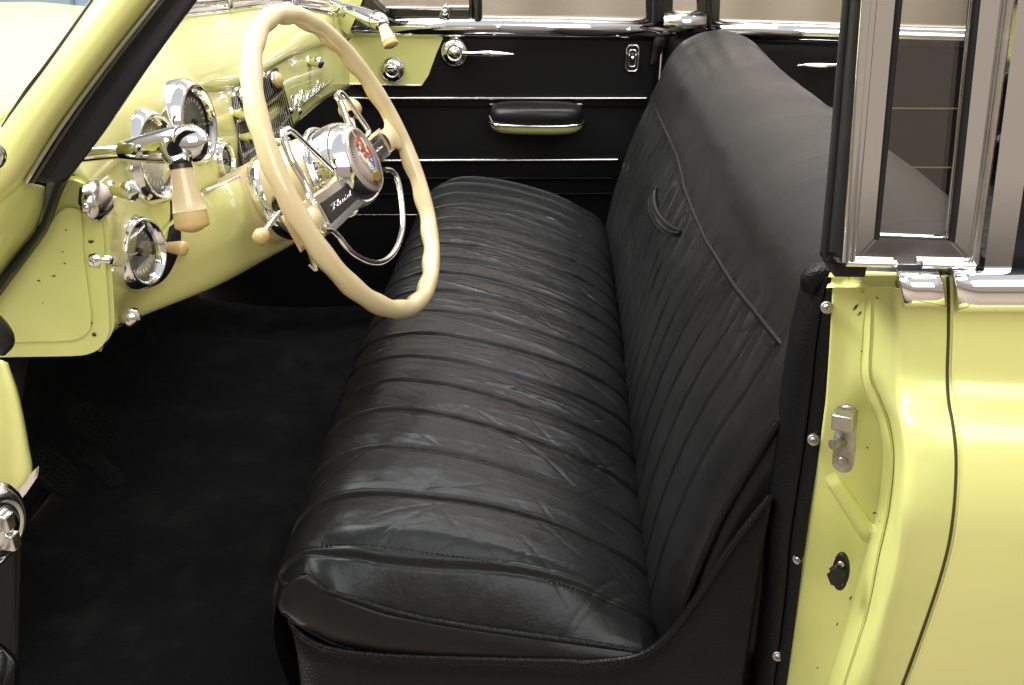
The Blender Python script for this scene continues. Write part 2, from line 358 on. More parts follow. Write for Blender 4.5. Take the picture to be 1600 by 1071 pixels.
# ------------------------------------------------------------------ seat back
BPROF = [(.120, .62), (.132, .70), (.150, .79), (.182, .90), (.222, 1.0), (.243, 1.05), (.262, 1.095), (.295, 1.13), (.345, 1.150), (.40, 1.148), (.450, 1.120), (.478, 1.06), (.485, .95), (.485, .70)]
def back_grid(NU, NV):
    pr = smoothcurve(BPROF, NV); t = np.gradient(pr, axis=0); nrm = np.stack([-t[:, 1], t[:, 0]], 1); nrm /= np.linalg.norm(nrm, axis=1)[:, None]
    if nrm[NV//4, 0] > 0: nrm *= -1
    Y = np.linspace(.79, 2.29, NU)[:, None]*np.ones((1, NV)); s = np.linspace(0, 1, NV)[None, :]*np.ones((NU, 1))
    X = pr[:, 0][None, :]+0*Y; Z = pr[:, 1][None, :]+0*Y
    e1 = np.clip(1-(2.29-Y)/.16, 0, 1); e0 = np.clip(1-(Y-.79)/.05, 0, 1)
    nx = nrm[:, 0][None, :]; nz = nrm[:, 1][None, :]
    d = -.055*e1**2.4-.020*e0**2.2
    d = d+.006*np.sin((Y-.8)*4.2+.6)
    face = 1/(1+np.exp((Z-PIPZ(Y))/.006))*np.clip((.4-X)/.02, 0, 1)      # below the welt
    lobe = np.clip((1.53-Y)/.12, 0, 1)*.008; lobe = lobe*np.exp(-((Z-.86)/.16)**2)
    d = d+lobe*face
    d = d-.006*face
    Yw = Y+.016*(vnoise(Z*7, Y*4, 41)-.5)+.35*(Z-.85)*0
    dp = np.zeros_like(d)
    for k in range(22):
        p = .855+.066*k
        dy = Yw-p
        dp -= .0022*np.exp(-(dy/.0022)**2)
        dp += .0012*np.exp(-((dy-.005)/.0028)**2)
    ph = np.mod(Yw-.855, .066)/.066; dp += .0028*np.sin(ph*PI)
    fold = ridge((Y+.3*Z)*28, (Z)*5, 51)**4*.0022+ridge((Y-.25*Z)*34, (Z)*5+3, 52)**4*.0020
    pocket = np.exp(-((Y-1.52)/.22)**2-((Z-.92)/.10)**2)
    fold = fold*(.25+1.3*pocket+.9*np.clip((Z-.90)/.1, 0, 1))
    diag = ridge((Z+Y*.7)*12, (Y-Z*.5)*10, 58)**24*.0008
    band = ridge((Y+.35*Z)*20, Z*7+X*8, 61)**12*.0005+(vnoise(X*10, Y*9, 62)-.5)*.0016
    bandfold = ridge((Y+.5*X)*26, X*5, 71)**8*.0011*np.exp(-((Y-2.1)/.22)**2)
    d = d+(dp+fold-diag)*face+(band+bandfold)*(1-face)+(vnoise(Z*26, Y*24, 63)-.5)*.0012
    return X+nx*d, Y, Z+nz*d
def PIPZ(Y):
    return np.interp(Y, [.79, .84, .90, 1.05, 1.25, 1.40, 1.50, 1.65, 1.9, 2.1, 2.29], [1.030, 1.036, 1.030, 1.015, 1.000, .995, .992, 1.000, .998, 1.002, 1.005])
X, Y, Z = back_grid(1100, 300)
back = gridmesh(X, Y, Z).build('seat_backrest', [LEA, LEA2], CAR)
NUb, NVb = X.shape
pol = back.data.polygons
mi = np.zeros(len(pol), int).reshape(NUb-1, NVb-1)
mi[(Z[:-1, :-1] > PIPZ(Y[:-1, :-1])) | (X[:-1, :-1] > .4)] = 1
pol.foreach_set('material_index', mi.reshape(-1).tolist())
def back_pt(y, z, off=0.0):
    i = int(np.clip(round((y-.79)/(2.29-.79)*(NUb-1)), 0, NUb-1)); zz = Z[i, :150]; j = int(np.argmin(abs(zz-z)))
    return Vector((X[i, j]-off, Y[i, j], Z[i, j]))
welt = [back_pt(y, float(PIPZ(y)), .001) for y in np.linspace(.792, 2.285, 90)]
for _ in range(8): welt = [welt[0]]+[(welt[i-1]+welt[i]*2+welt[i+1])/4 for i in range(1, len(welt)-1)]+[welt[-1]]
b = MB(); b.tube(welt, .0034, 10)
b.build('piping', VIN, back); b = MB()
endp = [Vector((X[0, j], Y[0, j]-.002, Z[0, j])) for j in range(16, 108, 2)]
b.tube(endp, .0045, 10)
b.build('piping', VIN, back)
b = MB()   # second stitched line just under the welt
for k in range(0, 360):
    y = .80+k*.0041; p = back_pt(y, float(PIPZ(y))-.0105, .0018); q = back_pt(y+.0026, float(PIPZ(y))-.0105, .0018)
    b.tube([p, q], .0005, 4, caps=False)
b.build('stitching', LEA2, back)
# end cheek of the backrest
b = MB(); g = []
for j in range(8, 250, 5):
    p = Vector((X[0, j], Y[0, j], Z[0, j])); q = Vector((.36, .785, min(.95, .70+.5*(p.z-.6)) if p.x < .4 else .95))
    g.append([p.lerp(q, t)+Vector((0, -.010*math.sin(t*PI), 0)) for t in np.linspace(0, 1, 10)])
b.grid(g); b.build('side_panel', LEA2, back, solid=.003)
# hand-hold slot sewn into the backrest
def onback(px, py):
    d = ray(px, py); best = None
    P = np.stack([X[:, :170], Y[:, :170], Z[:, :170]], -1)-np.array(C0); dn = np.array(d.normalized())
    t = P@dn; r = np.linalg.norm(P-t[..., None]*dn, axis=-1); k = np.unravel_index(np.argmin(r), r.shape)
    return Vector((X[k], Y[k], Z[k]))
b = MB()
lip1 = [onback(*p) for p in ((1030, 292), (1026, 305), (1028, 325), (1038, 343), (1052, 355), (1067, 362))]
lip2 = [onback(*p) for p in ((1020, 300), (1016, 318), (1020, 338), (1032, 356), (1048, 368), (1066, 367))]
b.tube([p+Vector((-.004, -.001, .001)) for p in lip1], [.0015, .004, .0042, .004, .0035, .001], 8, sub=6)
b.tube([p+Vector((-.003, -.001, .001)) for p in lip2], [.001, .003, .0033, .003, .0028, .001], 8, sub=6)
g = patch([[p+Vector((-.002, 0, 0)) for p in lip1], [(p+q)/2+Vector((-.008, 0, 0)) for p, q in zip(lip1, lip2)], [p+Vector((-.002, 0, 0)) for p in lip2]], 5, 5)
b.grid([[Vector(p) for p in r] for r in g])
b.build('hand_hold', LEA, back)
# ------------------------------------------------------------------ seat base valance (near side)
b = MB()
top = [(446, 925, .80), (449, 955, .785), (458, 980, .770), (480, 1001, .76), (520, 1017, .757), (600, 1027, .755), (720, 1032, .755), (880, 1036, .755), (920, 1038, .755), (1000, 1027, .755), (1050, 990, .757), (1100, 922, .757), (1150, 848, .757), (1205, 778, .757)]
tp = sp3([at(*p) for p in top], 6)
rows = [[p+Vector((0, .02, -.012)) for p in tp], [p+Vector((0, .006, -.001)) for p in tp], [p+Vector((0, 0, -.004)) for p in tp]]
n = len(tp)
for k, f in enumerate((.12, .3, .55, 1.0)):
    rows.append([Vector((p.x+(.02*f if i < 12 else 0), p.y-.004*math.sin(f*3), p.z+(.42-p.z)*f+.003*math.sin(i*.35+k*1.7))) for i, p in enumerate(tp)])
b.grid(rows)
base = b.build('seat_base', VIN, CAR, solid=.004)
b = MB(); b.tube([p+Vector((0, .001, .001)) for p in tp], .0036, 10); b.build('piping', VIN, base)
b = MB(); b.grid(patch([[(x, y, z) for z in (.47, .42, .38)] for x, y in ((-.20, .79), (-.22, 1.2), (-.22, 1.8), (-.20, 2.25))], 6, 3)); b.build('front_panel', VIN, base, solid=.004)
# ------------------------------------------------------------------ black trim strip beside the jamb
b = MB()
L = [(1272, 436, .775), (1262, 470, .775), (1245, 540, .775), (1232, 620, .772), (1218, 710, .770), (1206, 790, .765), (1200, 850, .762), (1195, 940, .760), (1180, 1071, .757), (1170, 1160, .757)]
Rr_ = [(1310, 428, .745), (1302, 470, .742), (1295, 540, .74), (1289, 620, .738), (1278, 710, .735), (1266, 790, .732), (1256, 850, .730), (1246, 940, .728), (1228, 1071, .722), (1214, 1160, .722)]
def mid(a, c, t, dy): return tuple(a[i]*(1-t)+c[i]*t for i in range(2))+(a[2]*(1-t)+c[2]*t+dy,)
rows = []
for a, c in zip(L, Rr_): rows.append([at(*a)+Vector((0, .03, 0)), at(*a), at(*mid(a, c, .3, -.006)), at(*mid(a, c, .58, -.004)), at(*mid(a, c, .62, .002)), at(*mid(a, c, .66, -.003)), at(*c), at(*c)+Vector((.004, .012, 0))])
b.grid([[Vector(p) for p in r] for r in patch(rows, 8, 4)])
trim = b.build('door_trim_strip', VIN, CAR, solid=.003)
for i, (px, py) in enumerate(((1292, 481), (1271, 688), (1247, 874), (1215, 1026))):
    b = MB(); p = at(px, py, .733); ax = Vector((-.25, -.9, .32)).normalized()
    b.lathe([(-.006, .0052), (0, .0054), (.0012, .005), (.0014, .0036), (.0008, .0034), (.0022, .0030), (.0032, .0018), (.0034, 0)], p, ax, 20)
    q = p+ax*.0034; b.box(q, (.0018, .0004, .0004), (ax.orthogonal().normalized(), ax.cross(ax.orthogonal()).normalized(), ax), 1)
    b.box(q, (.0004, .0018, .0004), (ax.orthogonal().normalized(), ax.cross(ax.orthogonal()).normalized(), ax), 1)
    b.build('screw', [STEEL, CHIP], trim)
# puckered top of the trim
b = MB(); b.tube([at(1268, 452, .772), at(1273, 436, .77), at(1288, 427, .765), at(1306, 424, .76)], [.010, .012, .010, .006], 12, sub=5); b.build('gathered_top', VIN, trim)
# ------------------------------------------------------------------ rear pillar jamb and rear quarter
def rowp(y, xs, Ys): return [at(x, y, Yv) for x, Yv in zip(xs, Ys)]
J = [  # y, x of: inner edge, flat mid, ridge before, ridge after, outer roll start, outer roll end, gap
    (432, (1300, 1318, 1330, 1352, 1385, 1402, 1440, 1486)),
    (462, (1300, 1325, 1352, 1362, 1388, 1404, 1442, 1487)),
    (520, (1297, 1325, 1350, 1362, 1390, 1405, 1443, 1487)),
    (585, (1293, 1320, 1347, 1360, 1388, 1405, 1442, 1485)),
    (625, (1290, 1318, 1358, 1374, 1394, 1408, 1446, 1487)),
    (665, (1285, 1318, 1374, 1388, 1403, 1414, 1452, 1494)),
    (720, (1278, 1315, 1380, 1394, 1408, 1420, 1458, 1499)),
    (800, (1266, 1308, 1370, 1386, 1404, 1418, 1456, 1495)),
    (870, (1256, 1298, 1352, 1371, 1396, 1410, 1448, 1483)),
    (960, (1242, 1282, 1328, 1352, 1374, 1392, 1425, 1455)),
    (1071, (1226, 1262, 1292, 1318, 1344, 1364, 1392, 1414)),
    (1160, (1212, 1246, 1262, 1290, 1318, 1340, 1362, 1378))]
JY = {432: .64, 462: .64, 520: .64, 585: .637, 625: .625, 665: .605, 720: .592, 800: .583, 870: .587, 960: .600, 1071: .630, 1160: .67}
rows = []
for y, xs in J:
    o_ = JY[y]
    rows.append([at(xs[0], y, .735), at(xs[1], y, .728), at(xs[2]-3, y, .7162), at(xs[2], y, .7145), at(xs[3], y, .681), at(xs[3]+4, y, .677), at(xs[4], y, o_+.018), at(xs[5], y, o_+.002), at(xs[6], y, o_-.004), at(xs[7]-3, y, o_-.006)])
b = MB(); b.grid([[Vector(p) for p in r] for r in patch(rows, 10, 7)])
jed = [at(p[0], p[1], 1) for p in ()]
GJ = patch(rows, 10, 7); b.grid([[Vector(r[-1]), Vector(r[-1])+Vector((-.001, .03, 0))] for r in GJ], 1)
jamb = b.build('door_jamb', [YJ, SEAMY], CAR, solid=.002)
# front facing returning face at the jamb top
b = MB(); b.prism([at(1300, 432, .735), at(1318, 432, .728), at(1330, 431, .715), at(1352, 431, .68), at(1385, 431, .658), at(1402, 431, .64), at(1402, 426, .70), at(1335, 424, .74), at(1303, 424, .76)], (0, 0, -.01)); b.build('jamb_top', YJ, jamb, bevel=.003)
# diagonal stiffening rib
JB = mathutils.bvhtree.BVHTree.FromPolygons([v_.co[:] for v_ in jamb.data.vertices], [p_.vertices[:] for p_ in jamb.data.polygons])
def onjamb(px, py, off=0):
    d = ray(px, py).normalized(); h = JB.ray_cast(C0, d); return h[0]-d*off, h[1]
b = MB(); g = []
for t in np.linspace(0, 1, 24):
    cx, cy = 1294+t*70, 740+t*104; hgt = .0058*min(1, t*6)*min(1, (1-t)*9+.05); row = []
    for k in np.linspace(-1, 1, 13):
        wv = 13+3*t; p, n_ = onjamb(cx+k*wv*.85, cy-k*wv*.5); row.append(p-ray(cx, cy).normalized()*(hgt*(max(0, 1-abs(k)**3))-.0006))
    g.append(row)
b.grid(g); b.build('stiffening_rib', YJ, jamb)
# striker
sn = Vector((-.45, -.80, .12)).normalized(); sv = (at(1318, 735, .712)-at(1325, 640, .712)).normalized(); su = sn.cross(sv).normalized(); sn = sv.cross(su).normalized()*1
if sn.y > 0: sn = -sn
b = MB(); c = at(1321, 685, .712)
pl = []
L_, w_ = .032, .0075
for k in range(20):
    a = 2*PI*k/20; pl.append(c+su*w_*math.cos(a)+sv*(L_-w_)*(1 if math.sin(a) >= 0 else -1)+sv*w_*math.sin(a)-sn*.002)
b.prism(pl, sn*.007)
b.box(c-sv*.025+sn*.010, (.009, .0075, .009), (su, sv, sn))
b.box(c-sv*.017+sn*.007, (.004, .005, .005), (su, sv, sn))
strk = b.build('striker_plate', STEEL, CAR, bevel=.0016, seg=3)
b = MB(); b.tube([c+sn*.002+sv*.002, c+sv*.002+sn*.004+Vector((-.0125, -.006, .001))], .0044, 16); b.build('pin', STEEL, strk, bevel=.0008)
for k in (-.012, .022):
    b = MB(); q = c+sv*k+sn*.0052; b.lathe([(0, .0048), (.0012, .0045), (.0016, .003), (.0006, .002), (.0006, 0)], q, sn, 18); b.build('screw', STEEL, strk)
b = MB(); c = at(1315, 890, .705)
b.prism([c+su*.0065*math.cos(a)+sv*(.020*math.sin(a)) for a in [2*PI*k/18 for k in range(18)]], sn*.006)
b.prism([c-su*.009-sv*.002+sn*.006, c-su*.004-sv*.009+sn*.006, c+su*.005-sv*.004+sn*.006, c+su*.003+sv*.008+sn*.006, c-su*.005+sv*.008+sn*.006], sn*.009)
wed = b.build('door_wedge', RUB, CAR, bevel=.0012)
for k in (-.0105, .0125):
    b = MB(); b.lathe([(0, .0035), (.001, .003), (.0014, 0)], c+sv*k+sn*.006, sn, 14); b.build('screw', STEEL, wed)
# paint chips on the jamb
for (px, py, l, w, a) in ((1337, 480, .006, .0012, 60), (1343, 490, .004, .0008, 60), (1370, 466, .0025, .0009, 0), (1347, 549, .0012, .001, 0), (1335, 658, .002, .001, 90), (1331, 689, .0015, .001, 90), (1325, 777, .002, .0006, 20), (1367, 802, .003, .0006, 30), (1374, 815, .002, .0006, 10), (1329, 935, .003, .001, 70), (1308, 976, .0025, .0008, 80), (1355, 700, .001, .001, 0), (1277, 1044, .001, .001, 0)):
    c, n = onjamb(px, py, .0006)
    if n.dot(ray(px, py)) > 0: n = -n
    u = n.cross(Vector((0, 0, 1))).normalized(); v = n.cross(u)
    d1 = u*math.cos(math.radians(a))+v*math.sin(math.radians(a)); d2 = n.cross(d1); b = MB()
    b.prism([c+d1*l*math.cos(t)*random.uniform(.5, 1)+d2*w*math.sin(t)*random.uniform(.5, 1) for t in [2*PI*k/11 for k in range(11)]], -n*.0004)
    b.build('paint_chip', CHIP, jamb)
# rear quarter panel
rows = []
G = {y: xs[7] for y, xs in J}
for y in (432, 462, 520, 585, 625, 665, 720, 800, 870, 960, 1071, 1160):
    gx = G.get(y, 1486); o_ = JY.get(y, .633)
    r = [at(gx+3, y, o_-.004), at(gx+6, y, o_-.006)]
    p = at(gx+6, y, o_-.006)
    for dx in (.05, .15, .35, .7, 1.2): r.append(Vector((p.x+dx, p.y-.02*min(dx, .5), p.z+.0*dx)))
    rows.append(r)
b = MB(); GQ = patch(rows, 10, 6); b.grid([[Vector(p) for p in r] for r in GQ]); b.grid([[Vector(r[0]), Vector(r[0])+Vector((.001, .03, 0))] for r in GQ], 1)
quarter = b.build('quarter_panel', [YEL, SEAMY], CAR, solid=.002)
b = MB(); rows = []
for y, xs in J: rows.append([at(xs[7]-5, y, JY[y]+.018), at(xs[7]+6, y, JY[y]+.018)])
b.grid([[Vector(p) for p in r] for r in patch(rows, 6, 2)]); b.build('panel_gap', SEAMY, quarter, solid=.002)
# belt caps
def cap(name, x0t, x0b, x1t, x1b, yt, yb, Yb, parent, ext=0):
    prof = spline([(-.02, .030), (0, .014), (.10, .002), (.30, -.005), (.55, -.008), (.78, -.007), (.93, -.003), (1.0, .005), (1.0, .014)], 5)
    rows = []
    for t, off in prof:
        y = yt+(yb-yt)*t; cv = 3*math.sin(min(1, max(0, t))*PI); xa = x0t+(x0b-x0t)*t+cv*.5; xb = x1t+(x1b-x1t)*t+cv
        r = [at(xa+1, y, Yb+off+.012), at(xa, y, Yb+off+.004), at(xa+2.5, y, Yb+off)]
        p = at(xb-2.5, y, Yb+off)
        r += [r[2].lerp(p, .33), r[2].lerp(p, .67), p]
        r += [p+Vector((ext, -.01, 0))] if ext else [at(xb, y, Yb+off+.004), at(xb-1, y, Yb+off+.012)]
        rows.append(r)
    b = MB(); b.grid(rows); return b.build(name, CHR, parent, solid=.0012)
cap('belt_moulding', 1400, 1413, 1468, 1478, 424, 480, .622, CAR)
cap('belt_moulding', 1487, 1497, 1600, 1600, 420, 488, .622, CAR, .9)
# ------------------------------------------------------------------ near window post with narrow fixed glass
def Yv(py): return .640+.022*(410-py)/410     # tumblehome
def strip(name, m, quad, depth, parent, bevel=.0015, dY=0.0):
    poly = [at(p[0], p[1], Yv(p[1])+dY) for p in quad]
    b = MB(); b.prism(poly, (0, depth, 0)); return b.build(name, m, parent, bevel=bevel, seg=3)
EX = -260
def up(xb, yb, xt, k=EX):   # extend an edge upward past the picture
    return (xt+(xt-xb)*(-k)/yb, k)
post = strip('window_frame', CHR, [(1336, 409), up(1336, 409, 1371), up(1367, 375, 1403), (1367, 374), (1336, 409)][:4], .012, CAR)
strip('frame_bar', CHR, [(1336, 409), (1367, 375), (1489, 380), (1520, 413)], .012, post)
strip('frame_bar', CHR, [(1520, 413), (1489, 380), up(1487, 378, 1527), up(1520, 413, 1574)], .012, post)
for (xb, xt, w) in ((1321, 1353, 0.0035), (1330, 1364, .0028)):
    b = MB(); pts = [at(xb, 409, Yv(409)-.004), at(xt, 0, Yv(0)-.004), at(xt+(xt-xb)*.7, -260, Yv(-260)-.004)]
    b.tube(pts, w, 12); b.build('chrome_bead', CHR, post)
b = MB(); pts = [at(1523, 413, Yv(409)-.002), at(1578, 0, Yv(0)-.002), at(1612, -260, Yv(-260)-.002)]; b.tube(pts, .003, 12); b.build('chrome_bead', CHR2, post)
b = MB(); b.tube([at(1322, 411, .636), at(1400, 413, .636)], .0028, 10); b.tube([at(1440, 414, .634), at(1522, 416, .634)], .0028, 10); b.build('chrome_bead', CHR, post)
strip('glass_pane', GLN, [(1362, 378), up(1362, 378, 1400), up(1492, 384, 1532), (1492, 384)], .004, post, 0, .008)
b = MB()
for (xa, ya, xt) in ((1368, 374, 1404), (1487, 378, 1526)): b.tube([at(xa, ya, Yv(375)+.002), at(xt, 0, Yv(0)+.002), at(xt+(xt-xa)*.7, -260, Yv(-260)+.002)], .0028, 8)
b.tube([at(1367, 374, .646), at(1489, 379, .646)], .003, 8); b.build('glass_seal', RUB, post)
strip('post_gap', RUB, [(1528, 414), up(1528, 414, 1582), up(1549, 416, 1602), (1549, 416)], .02, post, .001, .012)
post2 = strip('window_frame', CHR, [(1545, 416), up(1545, 416, 1598), up(1574, 417, 1636), (1574, 417)], .03, CAR, .003, -.006)
strip('window_infill', DOORB, [(1575, 418), up(1575, 418, 1634), up(1700, 430, 1760), (1700, 430)], .02, post2, 0, .03)  # plain black slab filling the opening behind the second post
# weather strip on the leading edge
b = MB()
rows = []
for py, xl, xr in ((402, 1286, 1322), (392, 1288, 1323), (300, 1297, 1329), (200, 1306, 1337), (100, 1314, 1345), (0, 1323, 1352), (-120, 1333, 1362), (-260, 1345, 1374)):
    Y0 = Yv(py); rows.append([at(xl, py, Y0+.05), at(xl, py, Y0+.022), at(xl+3, py, Y0+.012), at(xl+9, py, Y0+.016), at(xl+13, py, Y0+.008), at((xl+xr)/2+4, py, Y0), at(xr-5, py, Y0-.001), at(xr-3, py, Y0+.006), at(xr+4, py, Y0+.004)])
b.grid([[Vector(p) for p in r] for r in patch(rows, 5, 4)]); b.build('weather_strip', RUB, post, solid=.003)
b = MB(); b.box(at(1318, 408, .68), (.012, .02, .006)); b.build('strip_foot', RUB, post, bevel=.002)
# ------------------------------------------------------------------ far side: doors, belt, windows
YD = 2.36
def quadx(name, m, pts, Yp, depth, parent, bevel=.002):
    b = MB(); b.prism([at(p[0], p[1], Yp) for p in pts], (0, depth, 0)); return b.build(name, m, parent, bevel=bevel)
b = MB(); g = []
zt, zb = 1.13, .28
for x in np.linspace(-1.0, .262, 60):
    g.append([Vector((x, YD+.0+.05*(1-((z-.4)/.73))*.4-.006*math.exp(-((z-.80)/.06)**2), z)) for z in np.linspace(zt, zb, 24)])
b.grid(g); pdoor = b.build('passenger_door', DOORB, CAR, solid=-.03)
b = MB(); g = []
for x in np.linspace(.268, 1.70, 40): g.append([Vector((x, YD+.05*(1-((z-.4)/.73))*.4, z)) for z in np.linspace(zt, zb, 16)])
b.grid(g); rdoor = b.build('rear_door', DOORB, CAR, solid=-.03)
b = MB(); b.prism([at(546, 53, YD-.004), at(692, 57, YD-.004), at(680, 85, YD-.004), at(668, 118, YD-.004), at(658, 133, YD-.004), at(546, 131, YD-.004)], (0, .006, 0)); b.build('corner_panel', YEL, pdoor, bevel=.002)
b = MB(); b.tube([at(546, 132, YD-.006), at(658, 134, YD-.006)], .0022, 8); b.build('panel_moulding', CHR2, pdoor)
def crank(px, py, R, parent, name):
    b = MB(); c = at(px, py, YD-.008); ax = Vector((0, -1, .05))
    k = R/.024
    b.lathe([(0, .024*k), (.006, .0235*k), (.012*1, .020*k), (.016, .0135*k), (.016, .012*k), (.0145, .0115*k), (.0155, .0095*k), (.018, .009*k), (.0175, .006*k), (.020, .0055*k), (.0215, .003*k), (.0215, 0)], c, ax, 36)
    return b.build(name, CHR, parent)
ck = crank(614, 109, .0315, pdoor, 'window_crank')
b = MB(); c = at(614, 109, YD-.03); b.box(c+Vector((-.006, 0, .004)), (.009, .004, .003)); b.build('crank_stub', CHR, ck, bevel=.0015)
hd = crank(711, 82, .034, pdoor, 'door_handle')
b = MB(); b.tube([at(724, 84, 2.325), at(740, 84, 2.318), at(760, 84, 2.315), at(785, 85, 2.315), at(803, 85, 2.317)], [.006, .005, .0075, .0055, .001], 14, sub=5); b.build('lever', CHR, hd)
hd2 = crank(1340, 92, .034, rdoor, 'door_handle')
b = MB(); b.tube([at(1325, 100, 2.325), at(1305, 103, 2.318), at(1285, 104, 2.315), at(1262, 103, 2.315), at(1245, 103, 2.317)], [.006, .006, .0085, .006, .001], 14, sub=5); b.build('lever', CHR, hd2)
# mouldings across the doors
for (x0, x1, y0, y1, r, m) in ((545, 1010, 154, 154, .004, CHR2), (545, 965, 252, 250, .005, CHR2), (545, 955, 279, 279, .003, VIN), (545, 955, 304, 303, .003, VIN), (510, 660, 336, 336, .0016, CHR2)):
    b = MB(); b.tube([at(x0, y0, YD-.002), at(x1, y1, YD-.002)], r, 8, flat=1); b.build('door_moulding', m, pdoor)
b = MB(); b.prism([at(545, 157, YD-.001), at(1010, 157, YD-.001), at(1010, 165, YD-.001), at(545, 165, YD-.001)], (0, .008, 0)); b.build('moulding_band', VIN, pdoor, bevel=.002)
for (y) in (170, 262):
    b = MB(); b.tube([at(1180, y-1, YD-.002), at(1620, y+1, YD-.002)], .0032, 8); b.build('door_moulding', HINTT, rdoor)
# armrest
def stadium(c, a, bb, z, n=40, p=3.0):
    return [Vector((c[0]+a*math.copysign(abs(math.cos(t))**(2/p), math.cos(t)), c[1]+bb*math.copysign(abs(math.sin(t))**(2/p), math.sin(t)), z)) for t in [2*PI*k/n for k in range(n)]]
ac = at(838, 190, 2.30); A_ = .118
zt_ = at(838, 172, 2.30).z
def ringstack(b, levels, mi=0):
    g = [stadium((ac.x, 2.315+dy), a, bb, z, 44, p) for (a, bb, z, p, dy) in levels]; b.grid(g, mi, closed_v=True); return g
b = MB(); z1 = at(838, 202, 2.25).z; z0 = at(838, 212, 2.25).z
ringstack(b, [(A_*.80, .040, z0-.004, 3, 0), (A_*.88, .052, z0, 3, 0), (A_*.97, .060, z0+.010, 3, 0), (A_*1.0, .063, z1+.004, 3, 0)]); arm = b.build('armrest', YEL, pdoor)
b = MB(); g = stadium((ac.x, 2.315), A_*1.01, .064, z1+.006, 44); b.tube([p for p in g], .0026, 8, closed=True)
b.tube([at(765, 182, 2.30), at(770, 192, 2.28), at(775, 198, 2.262)], .002, 8); b.tube([at(765, 163, 2.352), at(909, 163, 2.352)], .0016, 8)
b.build('armrest_moulding', CHR, pdoor)
b = MB(); zt2 = z1+.045
ringstack(b, [(A_*.96, .060, z1+.006, 3, 0), (A_*.98, .062, z1+.02, 3, 0), (A_*.97, .061, z1+.032, 2.8, 0), (A_*.93, .057, z1+.041, 2.6, 0), (A_*.80, .048, z1+.046, 2.4, 0), (A_*.4, .02, z1+.048, 2, 0), (.001, .001, z1+.048, 2, 0)]); b.build('armrest_pad', LEA2, pdoor)
# lock button plate
b = MB(); pc = at(988, 91, YD-.004); hx, hz = .0155, .032
pl = [(hx, -hz+.008), (hx, hz-.008), (hx-.006, hz), (-hx+.006, hz), (-hx, hz-.008), (-hx, -hz+.008), (-hx+.006, -hz), (hx-.006, -hz)]
b.prism([pc+Vector((x, 0, z)) for x, z in pl], (0, .008, 0)); lk = b.build('lock_plate', DKCH, pdoor, bevel=.002)
b = MB(); b.tube([pc+Vector((x*.96, -.004, z*.96)) for x, z in pl], .0018, 8, closed=True); b.tube([pc+Vector((x*.55, -.004, z*.62)) for x, z in pl], .0016, 8, closed=True)
b.lathe([(0, .004), (.010, .0045), (.014, .006), (.019, .0055), (.022, 0)], pc+Vector((0, -.002, .003)), (0, -1, 0), 20)
b.box(pc+Vector((0, -.003, -.018)), (.006, .002, .002)); b.build('lock_button', CHR, lk)
# belt garnish: rounded chrome rail
def rail(name, m, path, prof, parent):
    g = []
    for p in path: g.append([p+Vector((0, dy, dz)) for dy, dz in prof])
    b = MB(); b.grid(g); return b.build(name, m, parent, solid=.0015)
PR = [(.05, .030), (.02, .030), (.0, .027), (-.010, .018), (-.014, .006), (-.010, -.006), (-.002, -.013), (.006, -.018), (.012, -.02)]
rail('belt_rail', CHR, [at(x, y, 2.35) for x, y in ((552, 46), (700, 47.5), (850, 49), (1036, 51.5))], PR, pdoor)
rail('belt_rail', CHR, [at(x, y, 2.35) for x, y in ((1100, 53), (1300, 58.5), (1500, 64), (1700, 70))], PR, rdoor)
rail('belt_rail', CHR2, [at(x, y, 2.335) for x, y in ((1036, 43), (1102, 43))], [(p[0], p[1]*1.1) for p in PR], CAR)
b = MB(); b.tube([at(538, 46, 2.33), at(552, 47, 2.33)], .024, 20); b.build('rail_end_cap', CHR, pdoor, bevel=.003)
for px, py in ((779, 43), (984, 47)):
    b = MB(); b.lathe([(0, .006), (.002, .005), (.003, 0)], at(px, py, 2.335), (0, -1, .6), 12); b.build('screw', CHR2, pdoor)
# top reveal lines
b = MB(); b.tube([at(752, 29, 2.375), at(1015, 35, 2.375)], .0035, 8); b.build('window_sill', RUB, pdoor)
b = MB(); b.tube([at(1122, 37, 2.375), at(1330, 44, 2.375), at(1560, 52, 2.375)], .0035, 8); b.build('window_sill', RUB, rdoor)
b = MB(); b.tube([at(752, 26, 2.378), at(1015, 31.5, 2.378)], .003, 8); b.build('sill_bead', CHR, pdoor)
b = MB(); b.tube([at(1122, 33, 2.378), at(1330, 40.5, 2.378), at(1560, 48.5, 2.378)], .003, 8); b.build('sill_bead', CHR, rdoor)
# vent window (far)
b = MB(); b.prism([at(574, -60, 2.36), at(582, 4, 2.36), at(600, 15, 2.36), at(732, 15, 2.36), at(735, 36, 2.36), at(545, 38, 2.36), at(552, -60, 2.36)], (0, .02, 0)); vf = b.build('vent_window_frame', DKCH, pdoor, bevel=.003)
b = MB(); b.tube([at(602, 13, 2.358), at(732, 14, 2.358)], .0035, 8); b.build('chrome_bead', CHR, vf)
b = MB(); b.tube([at(735, -60, 2.36), at(737, 30, 2.36)], .006, 8); b.tube([at(745, -60, 2.352), at(747, 36, 2.352)], .011, 10); b.build('vent_post', DKCH, pdoor)
b = MB(); b.lathe([(0, .008), (.006, .010), (.012, .007), (.016, .003), (.018, 0)], at(696, 18, 2.355), (0, -1, 0), 20)
b.tube([at(688, 26, 2.35), at(696, 10, 2.345), at(704, 26, 2.35)], .004, 8, sub=4); b.tube([at(700, 12, 2.352), at(733, 12, 2.352)], .0045, 8); b.build('vent_latch', CHR, vf)
b = MB(); b.prism([at(578, -80, 2.372), at(600, 14, 2.372), at(736, 15, 2.372), at(736, -80, 2.372)], (0, .003, 0)); b.build('glass_pane', GLS, pdoor)
